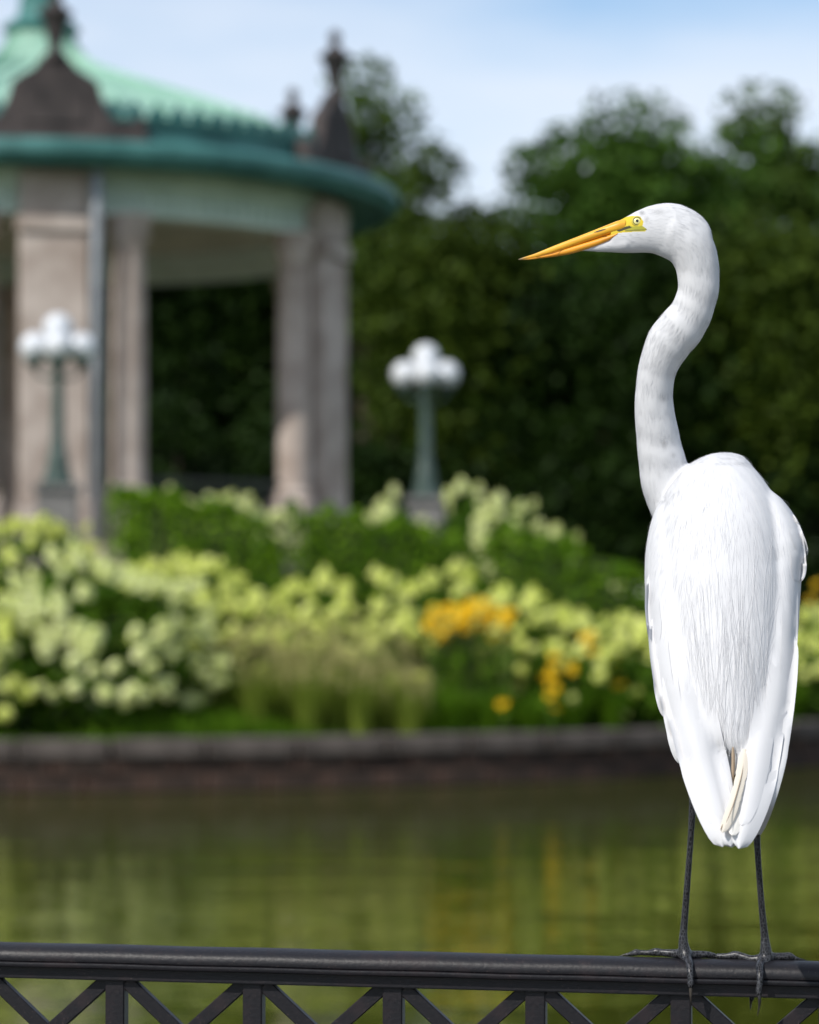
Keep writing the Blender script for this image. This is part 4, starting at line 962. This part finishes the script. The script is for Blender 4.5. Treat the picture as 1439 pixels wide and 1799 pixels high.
# eye
m, t, b = mat_new('eye_iris'); b.inputs['Base Color'].default_value = (.80, .74, .30, 1); b.inputs['Roughness'].default_value = .12; b.inputs['Coat Weight'].default_value = 1; M['iris'] = m
m, t, b = mat_new('eye_pupil'); b.inputs['Base Color'].default_value = (.004, .004, .004, 1); b.inputs['Roughness'].default_value = .06; b.inputs['Coat Weight'].default_value = 1; M['pupil'] = m
m, t, b = mat_new('eye_rim'); b.inputs['Base Color'].default_value = (.10, .085, .02, 1); b.inputs['Roughness'].default_value = .4; M['eyerim'] = m
m, t, b = mat_new('eyelid_skin'); b.inputs['Base Color'].default_value = (.60, .50, .07, 1); b.inputs['Roughness'].default_value = .45; M['lid'] = m
for side in (-1, 1):
    if side == -1: ec = hit(1119.3, 388.6)[0]
    else:
        q = at(1119.3, 388.6, YH); ec = bvh.ray_cast(Vector((q.x, YH + .2, q.z)), Vector((0, -1, 0)))[0]
    nrm = Vector((0, side, .12)).normalized()
    e_ = nrm.to_track_quat('Z', 'Y').to_euler()
    u_ = 1 / SC
    dome = [(6.4 * u_ * math.cos(x), 2.3 * u_ * math.sin(x)) for x in np.linspace(0, math.pi / 2, 9)]
    eye = link('eye', lathe('iris', [(6.4 * u_, -2 * u_)] + dome, M['iris'], 24), egret, ec - EO + nrm * .3 * u_, e_)
    link('pupil', lathe('pupil', [(2.8 * u_ * math.cos(x), 1.9 * u_ + .75 * u_ * math.sin(x)) for x in np.linspace(-.4, math.pi / 2, 8)], M['pupil'], 20), eye)
    link('eye_rim', lathe('eye_rim', [(6.2 * u_, .2 * u_), (6.6 * u_, .95 * u_), (7.2 * u_, .75 * u_), (7.4 * u_, -1.5 * u_)], M['eyerim'], 28), eye)
    link('eyelid', lathe('eyelid', [(7.1 * u_, -.5 * u_), (7.6 * u_, .9 * u_), (8.8 * u_, .75 * u_), (10.0 * u_, -1.0 * u_), (10.2 * u_, -3 * u_)], M['lid'], 28), eye)
# claws
M['claw'] = noise_mat('claw_horn', (.015, .013, .012), (.06, .05, .04), 80, .35)
def claw(pts, r0):
    P = [at(*p) - EO for p in pts]; S = [Vector(s) for s in spine([tuple(p) for p in P], 10)]
    link('claw', mesh('claw', *tube(S, [r0 * (1 - .9 * (i / 9) ** 1.1) / SC for i in range(10)], 10), M['claw'], True), egret)
claw([(1213.5, 1733, yl(1206, -.037)), (1213.5, 1745, yl(1206, -.038)), (1213.8, 1758, yl(1206, -.037)), (1214.5, 1770, yl(1206, -.033))], 3.6)
claw([(1333.5, 1746, yl(1342, -.038)), (1334.5, 1758, yl(1342, -.040)), (1333.5, 1771, yl(1342, -.039)), (1330.5, 1785, yl(1342, -.034))], 3.7)
claw([(1320, 1755, yl(1342, .038)), (1319, 1764, yl(1342, .040)), (1318.5, 1775, yl(1342, .036))], 3.3)
claw([(1100, 1677, yl(1100, .010)), (1095, 1678, yl(1095, .010)), (1087, 1680, yl(1087, .009))], 2.4)
claw([(1404, 1685.5, yl(1404, .011)), (1411, 1686, yl(1411, .011)), (1419, 1689, yl(1419, .010))], 2.6)
claw([(1256, 1680.5, yl(1256, .014)), (1262, 1683, yl(1262, .020)), (1266, 1690, yl(1266, .026))], 3.2)

# big wing and tail feathers: blades laid on the bird's surface
def feather(name, path, width, lift=.0012, mat='feather', nseg=26, camber=.10, tipr=.55, seed=0, asym=0.0, serr=.0, parent=None, sink=.0045, tiplift=0.0, yline=None):
    """path: px, py points from base to tip; width in px (max)"""
    g = np.random.default_rng(seed); S = spine(path, nseg + 1); P = []; last = None
    Ys = []
    for px, py in S:
        h, nrm = hit(px, py)
        Ys.append(h.y if h is not None else None)
    # continue the depth along the trend where the blade leaves the body
    for i in range(len(Ys)):
        if Ys[i] is None: Ys[i] = (Ys[i-1] + (Ys[i-1] - Ys[max(i-3, 0)]) / max(1, min(3, i-0)) * .7) if i else Y0
    if yline: Ys = list(np.linspace(yline[0], yline[1], nseg + 1))
    Ys = np.array(Ys)
    for _ in range(3): Ys[1:-1] = (Ys[:-2] + Ys[1:-1] * 2 + Ys[2:]) / 4
    V, F = [], []; NC = 7
    for i, (px, py) in enumerate(S):
        u = i / nseg
        q0, q1 = S[max(i-1, 0)], S[min(i+1, nseg)]; d = np.array((q1[0]-q0[0], q1[1]-q0[1])); d /= np.linalg.norm(d) + 1e-9; nrm2 = np.array((-d[1], d[0]))
        prof_ = min(1, (u / .3 + .45)) * (1 if u < tipr else math.sqrt(max(0, 1 - ((u - tipr) / (1 - tipr)) ** 2.2)) + .03)
        for k in range(NC):
            s = (k / (NC - 1) * 2 - 1); w = width / 2 * prof_ * (1 + asym * s) * (1 + serr * g.uniform(-1, .3) * (abs(s) == 1))
            qx, qy = px + nrm2[0] * s * w, py + nrm2[1] * s * w
            h, _n = hit(qx, qy)
            Yq = Ys[i] + .001 * s * s if yline else h.y if (h is not None and abs(h.y - Ys[i]) < .03) else Ys[i] + .004 * s * s
            Yq = min(Yq, Ys[i] + .012)
            ridge_ = .0005 if k == NC // 2 else 0
            lf_ = lift * 1.0 if sink is None else (-sink + (lift + sink) * min(1, u / .38) ** .8 + tiplift * u * u)
            V.append(at(qx, qy, Yq - lf_ - camber * width / SC * .12 * (1 - s * s) - ridge_) - EO)
    for i in range(nseg):
        for k in range(NC - 1): F.append((i*NC+k, i*NC+k+1, (i+1)*NC+k+1, (i+1)*NC+k))
    me = mesh(name, V, F, M[mat], True)
    return link(name, me, parent or egret)
# left wing, outer to inner
feather('wing_feather', [(1150, 1000), (1146, 1060), (1149, 1100), (1150, 1132)], 26, .0010, seed=1)
feather('wing_feather', [(1158, 1080), (1157, 1130), (1164, 1190), (1174, 1262)], 34, .0012, seed=2, tipr=.72)
feather('wing_feather', [(1170, 1130), (1174, 1200), (1186, 1270), (1202, 1343)], 36, .0014, seed=3, tipr=.75)
feather('wing_feather', [(1185, 1150), (1200, 1250), (1228, 1360), (1270, 1488)], 56, .0016, seed=4, tipr=.62)
feather('wing_feather', [(1205, 1180), (1222, 1280), (1250, 1390), (1284, 1487)], 62, .0026, seed=5, tipr=.58)
feather('wing_feather', [(1222, 1200), (1240, 1290), (1258, 1370), (1277, 1440)], 56, .0034, seed=6, tipr=.5)
# right wing
feather('wing_feather', [(1382, 900), (1396, 930), (1406, 955), (1415, 978)], 22, .0008, seed=7)
feather('wing_feather', [(1396, 930), (1402, 970), (1404, 1000), (1402, 1022)], 26, .0010, seed=8)
feather('wing_feather', [(1388, 1010), (1388, 1080), (1386, 1160), (1382, 1250)], 28, .0007, seed=9, tipr=.75)
feather('wing_feather', [(1378, 1100), (1374, 1200), (1356, 1330), (1322, 1474)], 52, .0016, seed=10, tipr=.62)
feather('wing_feather', [(1362, 1150), (1352, 1260), (1332, 1380), (1298, 1491)], 58, .0026, seed=11, tipr=.60)
feather('wing_feather', [(1345, 1200), (1338, 1290), (1322, 1380), (1303, 1450)], 44, .0036, seed=12, tipr=.5)
# tail tips and the creamy folded feather between the wings
feather('tail_feather', [(1270, 1330), (1276, 1390), (1281, 1450), (1286, 1489)], 26, .0010, seed=13, tipr=.7)
yl0, yl1 = Y0 - .138, Y0 - .208
tf = feather('folded_feather_or_gap', [(1309, 1316), (1302, 1362), (1288, 1415), (1269, 1463)], 20, .0, 'cream', seed=14, tipr=.72, serr=.12, sink=.0, yline=(yl0, yl1 - .002))
tf['label'] = 'cream brown edged feather twisted between the white wing tips'
feather('feather_edge', [(1303, 1330), (1294, 1372), (1279, 1425), (1265.5, 1459)], 4.0, .0012, 'brown', seed=15, tipr=.6, serr=.2, parent=tf, sink=.0, yline=(yl0, yl1 - .002))
feather('feather_edge', [(1309, 1320), (1303, 1362), (1289, 1412), (1276, 1445)], 2.0, .0014, 'brown', seed=18, tipr=.4, parent=tf, sink=.0, yline=(yl0, yl1 - .002))
feather('folded_feather_or_gap', [(1313, 1322), (1308, 1372), (1298, 1430), (1286, 1468)], 20, .0, 'offwhite', seed=16, tipr=.8, serr=.1, sink=.0, yline=(yl0, yl1 + .001))
feather('folded_feather_or_gap', [(1288, 1312), (1288, 1340), (1287, 1362), (1285, 1380)], 6, .0, 'brown', seed=17, sink=.0, yline=(yl0 + .004, yl0 - .018))  # thin brown strip painted in for the dark gap between the feathers

# soft plumage: thousands of fine barbs lying along the body, and long loose plumes on the back
tri_n = len(body_me.polygons)
pc = np.empty(tri_n * 3, np.float32); body_me.polygons.foreach_get('center', pc); pc = pc.reshape(-1, 3).astype(np.float64) + np.array(EO)
ar = np.empty(tri_n, np.float32); body_me.polygons.foreach_get('area', ar)
fv0 = np.empty(len(body_me.loops), np.int32); body_me.loops.foreach_get('vertex_index', fv0)
ls = np.empty(tri_n, np.int32); body_me.polygons.foreach_get('loop_start', ls); vi = fv0[ls]
okp = ~dark[vi] & ~lore[vi] & ~gn[vi]
ppx, ppy = project(pc)
okp &= ~((ppx < 1075) & (ppy < 424 + 0 * ppx)) & ~((ppy > 1318))
wp = ar * okp * np.where(neckish[vi] > 0, 3.4, 1.0); wp = wp / wp.sum()
NB = 20000; g = np.random.default_rng(77); idx = g.choice(tri_n, NB, p=wp)
P0 = pc[idx] + g.normal(size=(NB, 3)) * .0001; N0 = nr_[vi[idx]]; F0 = flow[vi[idx]] + g.normal(size=(NB, 3)) * .14
F0 -= (F0 * N0).sum(1)[:, None] * N0; F0 /= np.linalg.norm(F0, axis=1)[:, None]
isn = neckish[vi[idx]] > 0; ish = hd_[vi[idx]]
L = np.where(ish, g.uniform(.003, .007, NB), np.where(isn, g.uniform(.006, .013, NB), g.uniform(.010, .026, NB)))[:, None]
W = np.where(isn, .00016, .00015)[:, None] * g.uniform(.6, 1.3, (NB, 1)); lf = np.where(ish, .00035, np.where(isn, .00040, .00025))[:, None] * g.uniform(.1, 1.3, (NB, 1))
S0 = np.cross(N0, F0)
p0 = P0 + N0 * .00003; p1 = P0 + F0 * L * .5 + N0 * lf * .65; p2 = P0 + F0 * L + N0 * lf
Q = np.concatenate((np.stack((p0 - S0 * W, p0 + S0 * W, p1 + S0 * W, p1 - S0 * W), 1), np.stack((p1 - S0 * W, p1 + S0 * W, p2 + S0 * W * .15, p2 - S0 * W * .15), 1))) - np.array(EO)
plm = np_quads('plumage', Q, M['barb'], smooth=True)
sn = N0 * np.where(((np.cross(Q[:NB, 1] - Q[:NB, 0], Q[:NB, 2] - Q[:NB, 0])) * N0).sum(1) > 0, 1, -1)[:, None]   # barbs shade with the surface they lie on
plm.normals_split_custom_set_from_vertices(np.repeat(np.concatenate((sn, sn)), 4, 0).tolist())
tag(link('plumage', plm, egret), None, None, kind='stuff')
parts = []; g = np.random.default_rng(91)
def plume(x0, y0, x1, y1, r, bow=0.0, lift=.003):
    pts = []; Yl = None
    for i in range(11):
        u = i / 10; px = x0 + (x1 - x0) * u + bow * math.sin(math.pi * u); py = y0 + (y1 - y0) * u
        h, _n = hit(px, py); 
        Yn = h.y if h is not None else (Yl - .002 if Yl else Y0)
        if Yl is not None: Yn = min(Yn, Yl + .002) if Yn > Yl + .004 else Yn
        Yl = Yn; pts.append(at(px, py, Yn - lift * .5 * (.15 + u)) - EO)
    r = r * .5
    parts.append(tube(pts, [r * (1 - .75 * i / 10) for i in range(11)], 4, False))
for k in range(60):
    x0 = g.uniform(1195, 1365); y0 = g.uniform(930, 1130); spread_ = (x0 - 1285)
    plume(x0, y0, 1288 + spread_ * g.uniform(.55, .85) + g.normal() * 8, y0 + g.uniform(120, 260), .00028, g.normal() * 4)
for k in range(60):
    x0 = g.uniform(1268, 1325); y0 = g.uniform(1040, 1160)
    plume(x0, y0, 1300 + (x0 - 1297) * .9 + g.normal() * 24, g.uniform(1270, 1350), .00026, g.normal() * 5, .004)
for (a, b_, c, d, r, bow) in ((1295, 1010, 1318, 1335, .00055, -4), (1262, 1005, 1252, 1200, .0004, 2), (1320, 1000, 1345, 1285, .00045, 6), (1298, 1080, 1270, 1300, .0004, -6), (1302, 1100, 1366, 1336, .0004, -8), (1300, 1050, 1296, 1310, .0004, 4)):
    plume(a, b_, c, d, r, bow, .004)
for k in range(150):
    u = g.uniform(-1, 1); x0 = 1284 + u * np.interp(abs(u), [0, 1], [60, 88]); y0 = 1295 - 170 * abs(u) ** 1.6 - g.uniform(0, 90)
    plume(x0, y0, x0 - u * 14 + g.normal() * 7, y0 + g.uniform(40, 95), .00024, g.normal() * 2, .0015)
for k in range(26):   # loose fringe at the right wing edge and the left tip
    y0 = g.uniform(1150, 1215); plume(1389 + g.normal() * 2, y0, 1390 + g.uniform(-8, 6), y0 + g.uniform(25, 55), .00025, 2)
for k in range(6): plume(1168 + k * 1.6, 1235, 1167 + k * 2, 1268 + g.uniform(-4, 8), .0003)
tag(link('back_plumes', mesh('back_plumes', *merge(parts), M['barb'], True), egret), None, None, kind='stuff')
